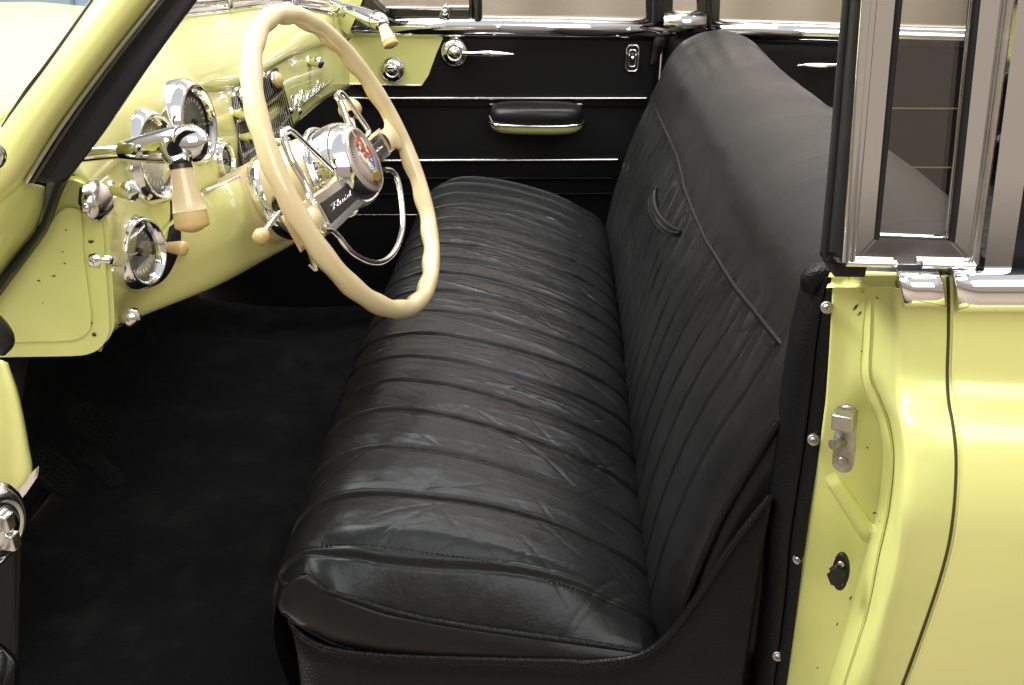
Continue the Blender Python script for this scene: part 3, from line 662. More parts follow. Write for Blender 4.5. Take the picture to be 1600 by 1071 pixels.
b = MB(); b.prism([at(752, -80, 2.380), at(752, 30, 2.380), at(1015, 35, 2.380), at(1015, -80, 2.380)], (0, .003, 0)); b.build('glass_pane', GLS, pdoor)
b = MB(); b.prism([at(1122, -80, 2.380), at(1122, 36, 2.380), at(1560, 51, 2.380), at(1560, -80, 2.380)], (0, .003, 0)); b.build('glass_pane', GLS, rdoor)
# far centre post with narrow glass
cp = quadx('centre_post', DKCH, [(1014, -80), (1013, 42), (1035, 45), (1037, -80)], 2.35, .03, CAR, .004)
b = MB(); b.tube([at(1024, -80, 2.345), at(1022, 42, 2.345)], .006, 10); b.build('post_bead', RUB, cp)
cp2 = quadx('centre_post', DKCH, [(1036, -80), (1036, 33), (1096, 30), (1094, 21), (1049, 24), (1051, -80)], 2.36, .02, CAR, .003)
quadx('frame_bar', DKCH, [(1093, -80), (1094, 36), (1121, 41), (1126, -80)], 2.35, .03, cp2, .004)
b = MB(); b.tube([at(1111, -80, 2.344), at(1108, 40, 2.344)], .006, 10); b.build('post_bead', RUB, cp2)
b = MB(); b.tube([at(1050, 23, 2.355), at(1093, 22, 2.355)], .003, 8); b.tube([at(1093, 22, 2.355), at(1094, -80, 2.355)], .002, 8); b.build('glass_seal', HINTT, cp2)
quadx('glass_pane', GLS, [(1045, -80), (1045, 26), (1098, 26), (1098, -80)], 2.372, .003, cp2, 0)
b = MB(); b.tube([at(1033, 58, 2.34), at(1030, 68, 2.345), at(1026, 82, 2.35), at(1020, 100, 2.35)], [.013, .016, .012, .008], 10, sub=4); b.build('door_seal', RUB, CAR)
# ------------------------------------------------------------------ dashboard
DC = [  # columns: A(w) , C, D, E, F   (px,py,Y)
    [at(118, 205, .93), at(108, 262, .87), at(128, 300, .87), at(142, 360, .86), at(150, 420, .855)],
    [at(175, 112, 1.12), at(195, 172, 1.03), at(205, 232, 1.02), at(212, 320, 1.0), at(215, 400, .985)],
    [at(232, 55, 1.34), at(268, 96, 1.22), at(288, 140, 1.19), at(302, 210, 1.16), at(312, 304, 1.14)],
    [at(277, 30, 1.60), at(338, 104, 1.44), at(352, 138, 1.41), at(362, 200, 1.37), at(372, 276, 1.34)],
    [at(340, 22, 1.80), at(402, 82, 1.66), at(414, 108, 1.65), at(420, 165, 1.62), at(428, 240, 1.60)],
    [at(400, 15, 2.00), at(452, 60, 1.88), at(460, 84, 1.88), at(462, 138, 1.86), at(464, 190, 1.85)],
    [at(470, 17, 2.15), at(500, 48, 2.11), at(504, 68, 2.11), at(506, 108, 2.10), at(510, 152, 2.10)],
    [at(530, 24, 2.27), at(538, 44, 2.33), at(541, 62, 2.33), at(543, 98, 2.33), at(545, 137, 2.33)]]
rows = []
for c in DC:
    A, C, D, E_, F_ = c; C2 = C+(D-C)*.0
    B1 = A.lerp(C, .35)+Vector((0, 0, .010)); B2 = A.lerp(C, .72)+Vector((.004, 0, .010))
    rows.append([A, B1, B2, C, C.lerp(D, .55)+Vector((.006, 0, -.002)), D, D+(E_-D)*.12+Vector((-.008, 0, 0)), E_, F_])
G_ = np.array([[list(p) for p in r] for r in patch(rows, 12, 7)])
for _ in range(40):
    A_2 = G_.copy(); A_2[1:-1, 1:-1] = (G_[:-2, 1:-1]+G_[2:, 1:-1]+G_[1:-1, :-2]+G_[1:-1, 2:])/4
    w_ = np.clip((36-np.arange(G_.shape[1]))/8.0, .12, 1)[None, :, None]; G_ = G_*(1-w_)+A_2*w_
b = MB(); b.grid([[Vector(p) for p in r] for r in G_])
dash = b.build('dashboard', YT, CAR, solid=.003)
DBVH = mathutils.bvhtree.BVHTree.FromPolygons([v_.co[:] for v_ in dash.data.vertices], [p_.vertices[:] for p_ in dash.data.polygons])
def ondash(px, py, off=0):
    d = ray(px, py).normalized(); h = DBVH.ray_cast(C0, d)
    if h[0] is None: return at(px, py, 1.3)
    return h[0]-d*off
LC = [
    [at(150, 420, .855), at(154, 455, .86), at(158, 490, .87), at(163, 520, .88), Vector((-.50, .90, .98))],
    [at(215, 400, .985), at(218, 430, .985), at(219, 462, .99), at(215, 493, 1.0), Vector((-.56, 1.02, .98))],
    [at(312, 304, 1.08), at(328, 345, 1.075), at(338, 395, 1.075), at(332, 446, 1.09), Vector((-.54, 1.12, .98))],
    [at(372, 276, 1.19), at(392, 315, 1.175), at(404, 362, 1.175), at(400, 408, 1.19), Vector((-.58, 1.24, .97))],
    [at(428, 240, 1.33), at(440, 275, 1.30), at(462, 325, 1.29), at(470, 368, 1.30), Vector((-.60, 1.36, .96))],
    [at(450, 218, 1.42), at(470, 250, 1.40), at(490, 300, 1.38), at(500, 346, 1.38), Vector((-.60, 1.44, .96))]]
b = MB(); b.grid([[Vector(p) for p in r] for r in patch(LC, 12, 9)])
lower = b.build('lower_panel', YT, dash, solid=.003)
b = MB(); b.grid(patch([[c[0]+Vector((0, 0, -.003)) for c in LC], [c[0]+Vector((-.05, .05, -.045)) for c in LC], [c[0]+Vector((-.12, .12, -.10)) for c in LC]], 3, 6)); b.build('panel_return', YT, dash, solid=.003)
b = MB(); g = patch([LC[-1], [p+Vector((-.10, .03, 0)) for p in LC[-1]]], 3, 6); b.grid([[Vector(p) for p in r] for r in g]); b.build('panel_return', YT, dash, solid=.003)
# under-dash black on the passenger side
b = MB(); b.grid(patch([[DC[k][4]+Vector((-.005, 0, .004)), DC[k][4]+Vector((-.06, 0, -.02)), DC[k][4]+Vector((-.25, 0, -.10)), Vector((-.95, DC[k][4].y, .75))] for k in (4, 5, 6, 7)], 4, 4)); b.build('under_panel', DOORB, dash, solid=.003)
# chrome strips
def dstrip(name, L, r, m=CHR, off=.002, sub=5, flat=.6):
    pts = [Vector(p) for p in spline([ondash(*p, off) for p in L], sub)]
    b = MB(); b.tube(pts, r, 8, flat=flat); return b.build(name, m, dash)
b = MB(); b.tube([p+Vector((.001, -.002, .001)) for p in (at(320, 300, 1.085), LC[3][0], LC[4][0], LC[5][0])], .0032, 10, sub=6); b.build('trim_strip', CHR2, dash)
b = MB(); b.tube([p+Vector((.001, 0, -.001)) for p in (at(453, 199, 1.79), DC[5][4], DC[6][4], DC[7][4])], .0016, 8, sub=6); b.build('trim_strip', CHR2, dash)
# windshield base chrome
pa = [at(165, 122, 1.08), at(195, 88, 1.19), at(232, 52, 1.34), at(277, 27, 1.60), at(340, 19, 1.80), at(400, 11, 2.00), at(470, 13, 2.15), at(524, 20, 2.26)]
b = MB(); pp = sp3(pa, 6)
b.grid([[p+Vector((.012, -.008, -.002)), p+Vector((.010, -.006, .006)), p+Vector((0, 0, .014)), p+Vector((-.012, .01, .022)), p+Vector((-.03, .02, .025))] for p in pp])
ws = b.build('windshield', CHR, CAR, solid=.002, label='chrome base rail of the windshield')
b = MB(); b.tube([p+Vector((-.008, .006, .030)) for p in pp], .006, 10); b.build('rail_bead', CHR2, ws)
for px, py, Y_ in ((355, 10, 1.84), (457, 7, 2.12)):
    b = MB(); c = at(px, py, Y_); b.tube([c+Vector((0, 0, -.008)), c+Vector((.006, 0, .006)), c+Vector((-.004, 0, .03))], [.009, .006, .004], 10, sub=4); b.build('rail_clip', CHR2, ws)
b = MB(); b.grid([[p+Vector((-.012, .008, .03)), p+Vector((.02, .0, .14)), p+Vector((.09, 0, .33))] for p in pp]); b.build('glass_pane', GLS, ws, solid=.003)
# yellow gusset under the far pillar
b = MB(); b.prism([at(517, 30, 2.28), at(527, 12, 2.28), at(545, -30, 2.28), at(575, -30, 2.28), at(552, 30, 2.28), at(542, 50, 2.28)], (0, .05, 0)); b.build('far_pillar_base', YEL, CAR, bevel=.004)
b = MB(); b.prism([at(545, 0, 2.30), at(556, -120, 2.30), at(578, -120, 2.30), at(580, 4, 2.30), at(600, 22, 2.30), at(600, 34, 2.30), at(548, 38, 2.30)], (0, .05, 0)); b.build('far_pillar', DKCH, CAR, bevel=.005)
b = MB(); b.tube([at(525, 20, 2.25), at(534, 8, 2.22), at(540, 14, 2.22), at(536, 26, 2.24)], .004, 8, sub=5); b.tube([at(528, 24, 2.24), at(545, 18, 2.20)], .003, 8); b.build('pillar_bracket', CHR2, CAR)
# ---- gauges
GN = Vector((.95, -.12, .16)).normalized()
def gauge(px, py, R, depth, n, out=0.0):
    d = ray(px, py).normalized(); h = DBVH.ray_cast(C0, d); c = (h[0] if h[0] else at(px, py, 1.1)); n = Vector(n).normalized()
    c = c+n*out
    b = MB()
    b.lathe([(-.02, R*1.02), (.0, R*1.03), (depth*.35, R*1.0), (depth*.8, R*.93), (depth*.97, R*.90), (depth*1.06, R*.86), (depth*1.0, R*.82), (depth*.7, R*.77), (.005, R*.70)], c, n, 56)
    o = b.build('gauge', CHR, dash)
    b2 = MB(); b2.lathe([(.004, R*.72), (.0065, R*.71), (.0065, R*.65), (.004, R*.64)], c, n, 48, 1)
    b2.lathe([(.0038, R*.66), (.0038, 0)], c, n, 48, 0)
    a = n.orthogonal().normalized(); bb = n.cross(a)
    for k in range(24):
        t = 2*PI*k/24; q = c+n*.0044+(a*math.cos(t)+bb*math.sin(t))*R*.54
        b2.box(q, (R*.05, R*.012, .0004), (a*math.cos(t)+bb*math.sin(t), -a*math.sin(t)+bb*math.cos(t), n), 2)
    t = 2.2; b2.box(c+n*.0060+(a*math.cos(t)+bb*math.sin(t))*R*.25, (R*.30, R*.018, .0005), (a*math.cos(t)+bb*math.sin(t), -a*math.sin(t)+bb*math.cos(t), n), 2)
    b2.lathe([(.004, R*.12), (.008, R*.10), (.009, 0)], c, n, 20, 1)
    b2.build('gauge_face', [DIAL, RUB, WHE], dash)
    b3 = MB(); b3.lathe([(.0092, R*.745), (.0091, 0)], c, n, 40); b3.build('gauge_glass', GLG, dash)
    return o
gauge(296, 194, .055, .013, (.99, -.06, .08), .002)
gauge(228, 247, .056, .013, (.99, -.06, .08), .006)
gauge(343, 252, .027, .011, (.99, -.04, .06), .003)
gauge(210, 394, .043, .016, (.97, -.15, .08), .001)
# ---- knobs
KN = Vector((.93, -.25, .05)).normalized()
def knob(px, py, kind, s=1.0, n=KN, parent=None, tip=None):
    c = ondash(px, py); n = Vector(n).normalized(); b = MB(); parent = parent or dash
    if kind == 'cone':
        b.lathe([(-.004, .0105*s), (.002, .0105*s), (.003, .007*s), (.006, .0055*s)], c, n, 24)
        b.lathe([(.006, .0055*s), (.010, .0065*s), (.022, .0095*s)], c, n, 24, 1)
        b.lathe([(.022, .0100*s), (.027, .0112*s), (.033, .0108*s), (.034, .0085*s), (.040, 0)], c, n, 24, 0, 1, .10)
        return b.build('knob', [CHR, YT], parent)
    if kind == 'cream':
        b.lathe([(-.004, .0095*s), (.003, .0095*s), (.004, .007*s), (.008, .0065*s)], c, n, 24)
        b.lathe([(.008, .0062*s), (.012, .007*s), (.026, .0092*s), (.029, .0085*s), (.031, .005*s), (.0315, 0)], c, n, 28, 1)
        return b.build('knob', [CHR, CREAM2], parent)
    if kind == 'rotary':
        b.lathe([(-.004, .016*s), (.006, .016*s), (.007, .0135*s), (.011, .0135*s), (.012, .0155*s), (.020, .0155*s), (.021, .012*s)], c, n, 40, 0, 1, .08)
        b.lathe([(.020, .0125*s), (.024, .012*s), (.027, .008*s), (.028, 0)], c, n, 28, 1)
        return b.build('knob', [CHR2, CREAM2], parent)
    if kind == 'small':
        b.lathe([(-.006, .011*s), (.004, .011*s), (.0045, .0055*s), (.014, .006*s), (.0145, 0)], c, n, 24)
        return b.build('knob', [CHR], parent)
knob(170, 297, 'cone', 1.0)
knob(361, 178, 'cone', .95)
knob(371, 215, 'cone', .9, (.93, -.1, .02))
knob(481, 98, 'small', 1.25, (.95, -.15, .05)); knob(479, 98, 'cone', 1.1, (.95, -.15, .05))
knob(368, 152, 'rotary', 1.0); knob(418, 126, 'rotary', 1.05)
# ---- radio grille
b = MB(); Gq = [[(362, 152), (384, 142), (410, 122), (430, 106)], [(366, 185), (390, 172), (418, 155), (440, 135)], [(372, 225), (396, 212), (424, 192), (448, 165)], [(383, 272), (402, 262), (428, 243), (456, 196)]]
bg_ = [[ondash(x, y, .014) for x, y in r] for r in Gq]
gg = patch(bg_, 8, 14); b.grid([[Vector(p) for p in r] for r in gg]); gr = b.build('radio_grille', GRIL, dash, solid=.002)
b = MB()
gg = patch(bg_, 8, 9)
for j in range(0, len(gg[0]), 1):
    pts = [Vector(r[j])+Vector((.0035, -.0025, 0)) for r in gg]; b.tube(pts, .0014, 6)
for i in (9, 19):
    for j in range(0, len(gg[0])-1): p = Vector(gg[i][j])+Vector((.006, -.004, 0)); b.tube([p+Vector((0, 0, -.002)), p+Vector((0, .001, .003))], .0014, 6, mi=1)
b.build('grille_bars', [DKCH, CHR], dash)
# flat black crescent on the surface, standing in for the shade of a recess
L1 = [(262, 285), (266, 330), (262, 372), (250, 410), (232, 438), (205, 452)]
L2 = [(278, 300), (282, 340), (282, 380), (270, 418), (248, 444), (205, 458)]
LBVH = mathutils.bvhtree.BVHTree.FromPolygons([v_.co[:] for v_ in lower.data.vertices], [p_.vertices[:] for p_ in lower.data.polygons])
def onlow(px, py, off=.001):
    d = ray(px, py).normalized(); hs = [h for h in (DBVH.ray_cast(C0, d), LBVH.ray_cast(C0, d)) if h[0]]
    if not hs: return at(px, py, 1.05)
    h = min(hs, key=lambda h: h[3]); return h[0]-d*off
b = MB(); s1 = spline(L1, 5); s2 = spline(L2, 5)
b.grid([[onlow(p[0]*(1-t)+q[0]*t, p[1]*(1-t)+q[1]*t, .0055) for t in (0, .33, .66, 1)] for p, q in zip(s1, s2)]); b.build('opening_shade', RUB, dash, solid=.001)
_on = ondash
ondash = lambda px, py, off=0: onlow(px, py, off+.003)
knob(254, 386, 'cream', 1.0, (.95, -.15, .0))
ondash = _on
# ---- script lettering on the dash, bent chrome wire
GLY = {  # strokes in a unit box, x width first
    'W': (1.3, [[(-.25, .1), (-.1, .0), (.05, .15), (.0, .9), (.12, .95), (.25, .2), (.38, .0), (.55, .5), (.62, .9), (.62, .3), (.78, .0), (1.0, .35), (1.1, .95), (1.25, .8)]]),
    'i': (.42, [[(0, .1), (.15, .5), (.15, .05), (.25, 0), (.42, .1)], [(.2, .68), (.22, .74)]]),
    'n': (.62, [[(0, .1), (.1, .5), (.1, 0), (.22, .42), (.38, .5), (.4, .05), (.5, 0), (.62, .1)]]),
    'd': (.62, [[(0, .1), (.4, .48), (.15, .45), (.08, .15), (.25, 0), (.42, .2), (.5, 1.0), (.45, .1), (.52, 0), (.62, .1)]]),
    's': (.5, [[(0, .1), (.28, .52), (.2, .35), (.38, .12), (.2, 0), (.08, .08), (.5, .1)]]),
    'o': (.55, [[(0, .1), (.3, .5), (.1, .35), (.12, .05), (.3, 0), (.42, .25), (.3, .5), (.55, .42)]]),
    'r': (.5, [[(0, .4), (.12, .55), (.16, .42), (.34, .46), (.28, .05), (.38, 0), (1.1, .02)]]),
    'F': (.8, [[(.0, .85), (.2, 1.0), (.8, .95)], [(.45, .95), (.35, .1), (.1, 0)], [(.2, .5), (.65, .52)]]),
    'l': (.38, [[(0, .1), (.25, .8), (.2, 1.0), (.12, .8), (.15, .05), (.25, 0), (.38, .1)]]),
    'u': (.6, [[(0, .1), (.1, .5), (.1, .1), (.22, 0), (.38, .2), (.42, .5), (.42, .05), (.6, .1)]]),
    'v': (.5, [[(0, .4), (.1, .5), (.2, 0), (.38, .45), (.5, .42)]]),
    'e': (.5, [[(0, .1), (.3, .3), (.25, .5), (.1, .3), (.15, .02), (.3, 0), (.5, .12)]]),
    'D': (.95, [[(.3, .9), (.2, .05), (.0, .1), (.4, 0), (.8, .3), (.75, .8), (.4, 1.0), (.05, .85)]]),
    ' ': (.3, [])}
def script(text, base0, base1, hvec, r, name, m, parent, slant=.25, off=Vector((0, 0, 0))):
    tot = sum(GLY[c][0] for c in text); b = MB(); x = 0; ux = (base1-base0)/tot
    for c in text:
        w, st = GLY[c]
        for s in st:
            pts = [base0+ux*(x+p[0]+slant*p[1])+hvec*p[1]+off for p in s]; b.tube(pts, r, 6, sub=4)
        x += w
    return b.build(name, m, parent)
p0, p1 = ondash(452, 176, .004), ondash(516, 131, .004)
script('Windsor', p0, p1, Vector((0, 0, .026)), .0019, 'script_lettering', CHR, dash, .3)
b = MB(); b.tube([p0+Vector((.004, .02, -.001)), p1+Vector((.002, .03, .004))], .0011, 6); b.lathe([(-.006, .007), (0, .008), (.006, .005), (.007, 0)], ondash(452, 174, .004), (1, -.3, 0), 16); b.lathe([(-.006, .007), (0, .008), (.006, .005), (.007, 0)], ondash(466, 174, .004), (1, -.3, 0), 16); b.build('script_underline', CHR, dash)
# ---- spotlight handles
def spot(body, tip, grip0, grip1, shaft, s):
    b = MB(); a = body; t = tip; ax = (t-a).normalized()
    b.tube([shaft, a+ax*.004], .0072*s, 20)
    L_ = (t-a).length
    b.tube([a, a+ax*.002, a+ax*L_*.3, a+ax*L_*.62, a+ax*L_*.75], [.0085*s, .0100*s, .0135*s, .0172*s, .0182*s], 28)
    b.tube([a+ax*L_*.76, a+ax*L_*.78, a+ax*L_*.88, a+ax*L_*.96, a+ax*L_], [.0165*s, .0178*s, .0165*s, .011*s, .001], 28)
    j = a+ax*L_*.66
    b.tube([j, j.lerp(grip0, .4), j.lerp(grip0, .8), grip0], [.0172*s, .0150*s, .0100*s, .0096*s], 24, sub=3)
    o = b.build('spotlight_handle', CHR, CAR)
    b = MB(); sd = Vector((-.1, -1, .1)).normalized(); c = a+ax*L_*.30; b.lathe([(0.008*s, .0056*s), (.0142*s, .0054*s), (.0155*s, .0036*s), (.016*s, 0)], c, sd, 20); b.build('rivet', CHR2, o)
    g = grip1-grip0; gl = g.length; ga = g.normalized(); b = MB()
    b.lathe([(-.003, .0104*s), (.001, .0104*s)], grip0, ga, 32, 1)
    b.lathe([(0, .0096*s), (gl*.2, .0108*s), (gl*.5, .0135*s), (gl*.66, .0150*s), (gl*.67, .0156*s), (gl*.68, .0150*s)], grip0, ga, 36, 0, 0)
    b.lathe([(gl*.68, .0150*s), (gl*.70, .0150*s), (gl*.87, .0158*s), (gl*.91, .0150*s), (gl*.98, .006*s), (gl, 0)], grip0, ga, 40, 2, 1, .012)
    b.build('grip', [CREAM, DKCH, CREAM2], o)
    return o
spot(at(192, 237, .82), at(322, 222, .79), at(283, 262, .77), at(303, 364, .755), at(120, 243, .84), .95)
spot(at(540, 12, 2.12), at(604, 38, 2.02), at(598, 40, 2.02), at(613, 75, 2.0), at(520, 2, 2.16), 1.05)
# ------------------------------------------------------------------ steering wheel
WC = Vector(at(552, 255.6, 1.2)); WN = Vector((math.cos(.438)*math.cos(-.125), math.sin(-.125)*math.cos(.438), math.sin(.438))).normalized()
wa = WN.cross(Vector((0, 0, 1))).normalized(); wb = WN.cross(wa)
if wb.z < 0: wb = -wb
def wp(px, py, off=0): return onp(px, py, WC+WN*off, WN)
b = MB(); NR = 240; g = []; R0 = .2055
def angof(p): q = p-WC; return math.atan2(q.dot(wb), q.dot(wa))
for i in range(NR):
    t = 2*PI*i/NR; rad = wa*math.cos(t)+wb*math.sin(t)
    gw = 1-.09*max(0, math.cos(t*22))**2*(1 if True else 0)
    r1 = .0120; row = []
    for k in range(20):
        f = 2*PI*k/20; c_, s_ = math.cos(f), math.sin(f)
        back_ = 1+.20*(math.cos(t*22)*.5+.5)*(max(0, -s_)+max(0, -c_)*.8)    # finger grips underneath and inside
        row.append(WC+rad*(R0+r1*c_*back_)+WN*(r1*1.0*s_*back_))
    g.append(row)
b.grid(g, closed_u=True, closed_v=True)
wheel = b.build('steering_wheel', CREAM, CAR)
# hub
b = MB(); b.lathe([(-.045, .050), (-.040, .056), (-.030, .0575), (-.014, .0585), (-.004, .0580), (.004, .0555), (.011, .0510), (.0155, .0475), (.0175, .0458), (.0165, .0448), (.0165, 0)], WC-WN*.0, WN, 72); hub = b.build('hub', CHR, wheel)
EC = WC+WN*.0170; KS = 1.24
b = MB(); b.lathe([(-.004, .0450), (.0005, .0447), (.003, .034), (.0045, .018), (.005, 0)], EC, WN, 64)
for k in range(64):
    t = 2*PI*k/64; rad = wa*math.cos(t)+wb*math.sin(t); tan = WN.cross(rad)
    if k % 32 == 16: continue
    b.box(EC+rad*.0300+WN*.0033, (.0100, .00022, .0006), (rad, tan, (WN+rad*.12).normalized()), 1)
b.build('emblem', [EMB, HINTT], wheel)
def crest(pts, m, h): b = MB(); b.prism([EC+wa*x+wb*y+WN*.0046 for x, y in pts], WN*h); return b
sgn = -1
def cr_(L): return [(x*sgn, y) for x, y in L]
b = MB()
def addp(L, mi, h=.002): b.prism([EC+wa*x*KS*sgn+wb*y*KS+WN*.0040 for x, y in L], WN*h, mi)
addp([(-.0095, .006), (.0095, .006), (.0095, -.008), (.006, -.014), (0, -.018), (-.006, -.014), (-.0095, -.008)], 1, .0018)   # shield
addp([(-.0005, -.001), (.0085, -.001), (.0085, -.0075), (.005, -.0125), (0, -.0155)], 2, .0028)
addp([(-.0085, -.001), (-.0015, -.001), (-.0015, -.012), (-.0085, -.0075)], 1, .0026)
addp([(-.008, .0050), (.008, .0050), (.008, .0002), (-.008, .0002)], 0, .0026)
addp([(-.003, .008), (.003, .008), (.0045, .016), (.0015, .024), (-.001, .018), (-.0035, .016)], 0, .003)
addp([(.005, .008), (.0075, .009), (.0085, .019), (.0062, .021), (.0045, .013)], 1, .0026)
addp([(-.005, .008), (-.0075, .009), (-.0090, .018), (-.0065, .021), (-.0045, .013)], 0, .0026)
addp([(-.012, -.004), (-.0095, .001), (-.0115, .010), (-.0145, .007), (-.0135, .000)], 1, .0024)
addp([(.012, -.004), (.0095, .001), (.0115, .010), (.0145, .007), (.0135, .000)], 0, .0024)
addp([(-.010, -.018), (.010, -.018), (.013, -.0235), (.005, -.0265), (-.005, -.0265), (-.013, -.0235)], 3, .0024)
addp([(.0015, -.003), (.004, -.003), (.004, -.006), (.0015, -.006)], 1, .0034)
for k in range(26):
    t = RNG.uniform(0, 2*PI); q = (RNG.normal(0, .0055), RNG.uniform(-.016, .019)); rr = RNG.uniform(.0006, .0016); c = EC+wa*q[0]*KS+wb*q[1]*KS+WN*.0065
    b.prism([c+wa*rr*math.cos(t+f)+wb*rr*1.6*math.sin(t+f) for f in (0, 1.3, 2.6, 4.0, 5.2)], WN*.0006, int(RNG.choice([0, 1, 1, 3])))
b.build('crest', [REDE, WHE, BLUE, GOLD], wheel, bevel=.0004)
# spokes
def spoke(pin, pout, w0, w1, txt, flip):
    a = pin; c = pout; d = (c-a); L_ = d.length; d.normalize(); side = WN.cross(d).normalized()
    b = MB()
    b.prism([a+side*w0, c+side*w1, c-side*w1, a-side*w0], -WN*.018)
    for k_ in range(len(b.v)): b.v[k_] = tuple(Vector(b.v[k_])-WN*.005)
    o1 = b.build('spoke', CREAM, wheel, bevel=.004, seg=3)
    cf = .73 if L_ > .163 else .56
    b = MB(); e0 = a-WN*.004; e1 = a+d*(L_*cf)-WN*.004
    b.prism([e0+side*w0*1.1, e1+side*w1*1.08, e1-side*w1*1.08, e0-side*w0*1.1], WN*.007); b.build('spoke_cover', CHR, wheel, bevel=.0025, seg=3)
    b = MB(); f0 = a+d*.016+WN*.0032; f1 = a+d*(L_*(cf-.03))+WN*.0032
    b.prism([f0+side*w0*.70, f1+side*w1*.70, f1-side*w1*.70, f0-side*w0*.70], WN*.001); b.build('spoke_plate', DKCH, wheel)  # dark metal colour stands in for the dark reflection in the chrome spoke
    ln = (f1-f0); s0, s1 = (f0+ln*.12, f0+ln*.85) if not flip else (f0+ln*.88, f0+ln*.15)
    hv = side*(w0*.40)
    if hv.dot(wb) < 0: hv = -hv
    script(txt, s0-hv*.35+WN*.0012, s1-hv*.35+WN*.0012, hv, .00045, 'spoke_lettering', CHR, wheel, .25)
def ab(a_, b_, o=0): return WC+wa*a_+wb*b_+WN*o
spoke(ab(.030, -.027), ab(.196, -.022), .0165, .0195, 'Fluid', True)
spoke(ab(-.035, -.006), ab(-.196, -.008), .0125, .0135, 'Drive', False)
# flared cream roots where the spokes meet the rim
for dd, b0, w0 in ((wa, -.020, .013), (-wa, -.008, .014)):
    s_ = wb; b = MB(); g = []
    for t in np.linspace(0, 1, 12):
        c = WC+dd*(.150+.054*t)+wb*b0-WN*.005; w = w0+(.022 if dd.y > 0 else .008)*t**2.5; h = .0065+.002*t
        g.append([c+s_*w*math.cos(f)+WN*h*math.sin(f) for f in [2*PI*k/20 for k in range(20)]])
    b.grid(g, closed_v=True); b.build('spoke_root', CREAM, wheel)
# horn ring
b = MB(); O = .0
def hp(L, r=.0033, **k): b.tube([wp(x, y, O) for x, y in L], r, 10, sub=7, **k)
hp([(600, 266), (612, 268), (622, 285), (628, 325), (628, 360), (617, 392), (598, 409), (575, 409), (548, 394), (528, 370), (517, 361), (506, 360)], .0042)
hp([(557, 232), (543, 190), (532, 160), (526, 150)], .0048); hp([(526, 150), (531, 145), (540, 152), (558, 178), (573, 200), (576, 208), (570, 216), (557, 226)], .0038)
hp([(520, 265), (490, 236), (460, 208), (450, 203)], .0032); hp([(450, 203), (443, 208), (447, 228), (458, 255), (472, 278), (482, 300), (484, 312)], .0048)
b.tube([WC-WN*.034+(wa*math.cos(t)+wb*math.sin(t))*.0610 for t in [2*PI*k/64 for k in range(64)]], .0035, 10, closed=True)
b.build('horn_ring', CHR, wheel)
# column
b = MB(); b.lathe([(-.036, .057), (-.06, .0595), (-.10, .060), (-.16, .057), (-.30, .050)], WC, WN, 48); colm = b.build('steering_column', CREAM, CAR)
b = MB(); b.lathe([(-.108, .0600), (-.112, .0625), (-.124, .0625), (-.128, .0600)], WC, WN, 48); b.build('column_collar', CHR, colm)
b = MB(); q0 = at(441, 322, 1.125); q1 = at(411, 366, 1.065)
b.tube([q0+Vector((.04, .08, -.01)), q0, q1], .0042, 12); b.lathe([(-.014, .013), (-.004, .016), (.004, .013)], q0, (q1-q0), 20, 1)
lv = b.build('signal_lever', [CHR, DKCH], colm)
b = MB(); ax = (at(405, 374, q1.y-.012)-q1).normalized(); b.lathe([(-.006, .004), (-.003, .0075), (.004, .0105), (.012, .0095), (.017, .005), (.018, 0)], q1, ax, 24); b.build('lever_knob', CREAM2, colm)
b = MB(); q0 = at(560, 225, 1.40); q1 = at(548, 180, 1.52); b.tube([q0, q1], .004, 12); b.build('gear_lever', CHR, colm)
b = MB(); b.lathe([(-.018, .006), (-.012, .014), (0, .0195), (.012, .0165), (.02, .009), (.022, 0)], at(547, 172, 1.53), (q1-q0), 28); b.build('lever_knob', CREAM2, colm)
# brackets under the dash
b = MB(); b.tube([at(482, 375, 1.75), at(488, 405, 1.75), at(494, 424, 1.74)], [.008, .007, .004], 8, sub=3); hb = b.build('heater_pipe', YT, CAR)
b = MB(); b.tube([at(482, 414, 1.73), at(492, 424, 1.73)], .003, 8); b.build('pipe_clip', CHR2, hb)
b = MB(); c = at(178, 505, .93); q = at(204, 496, .92)
b.tube([c, q], [.005, .006], 10); b.lathe([(-.006, .0095), (0, .0125), (.006, .011), (.013, 0)], q, (.9, -.3, -.1), 6); b.build('brake_release', CHR2, CAR)
# ------------------------------------------------------------------ hinge pillar plate (near)
YK = .80
out_ = [(100, 288), (128, 294), (146, 325), (154, 360), (157, 400), (161, 450), (164, 500), (163, 520), (154, 537), (138, 547), (110, 551), (0, 553), (-80, 556), (-80, 500), (0, 420), (55, 345), (80, 305)]
b = MB(); b.prism([at(x, y, YK) for x, y in sp3([(x, y, 0) for x, y in out_], 3, True) and [(p.x, p.y) for p in sp3([(x, y, 0) for x, y in out_], 3, True)]], (0, .012, 0))
kp = b.build('hinge_pillar', YJ, CAR, bevel=.004, seg=3)
inn = [(60, 385), (95, 335), (118, 330), (124, 345), (127, 400), (135, 460), (139, 500), (133, 518), (112, 529), (60, 531), (0, 533), (-80, 535), (-80, 505), (0, 450)]
b = MB(); P_ = [(p.x, p.y) for p in sp3([(x, y, 0) for x, y in inn], 3, True)]
b.prism([at(x, y, YK-.0035) for x, y in P_], (0, .006, 0)); b.build('pillar_panel', YJ, kp, bevel=.0025, seg=3)
b = MB(); b.tube([at(120, 549, .812), at(140, 548, .812), at(155, 538, .812), at(164, 522, .812)], .004, 10, sub=4); b.build('edge_bead', CHR2, kp)
for (px, py, r) in ((142, 505, .0016), (147, 523, .0022)):
    b = MB(); b.lathe([(0, r), (.0012, r*.7), (.0014, 0)], at(px, py, YK-.001), (0, -1, 0), 10); b.build('rivet', CHIP, kp)
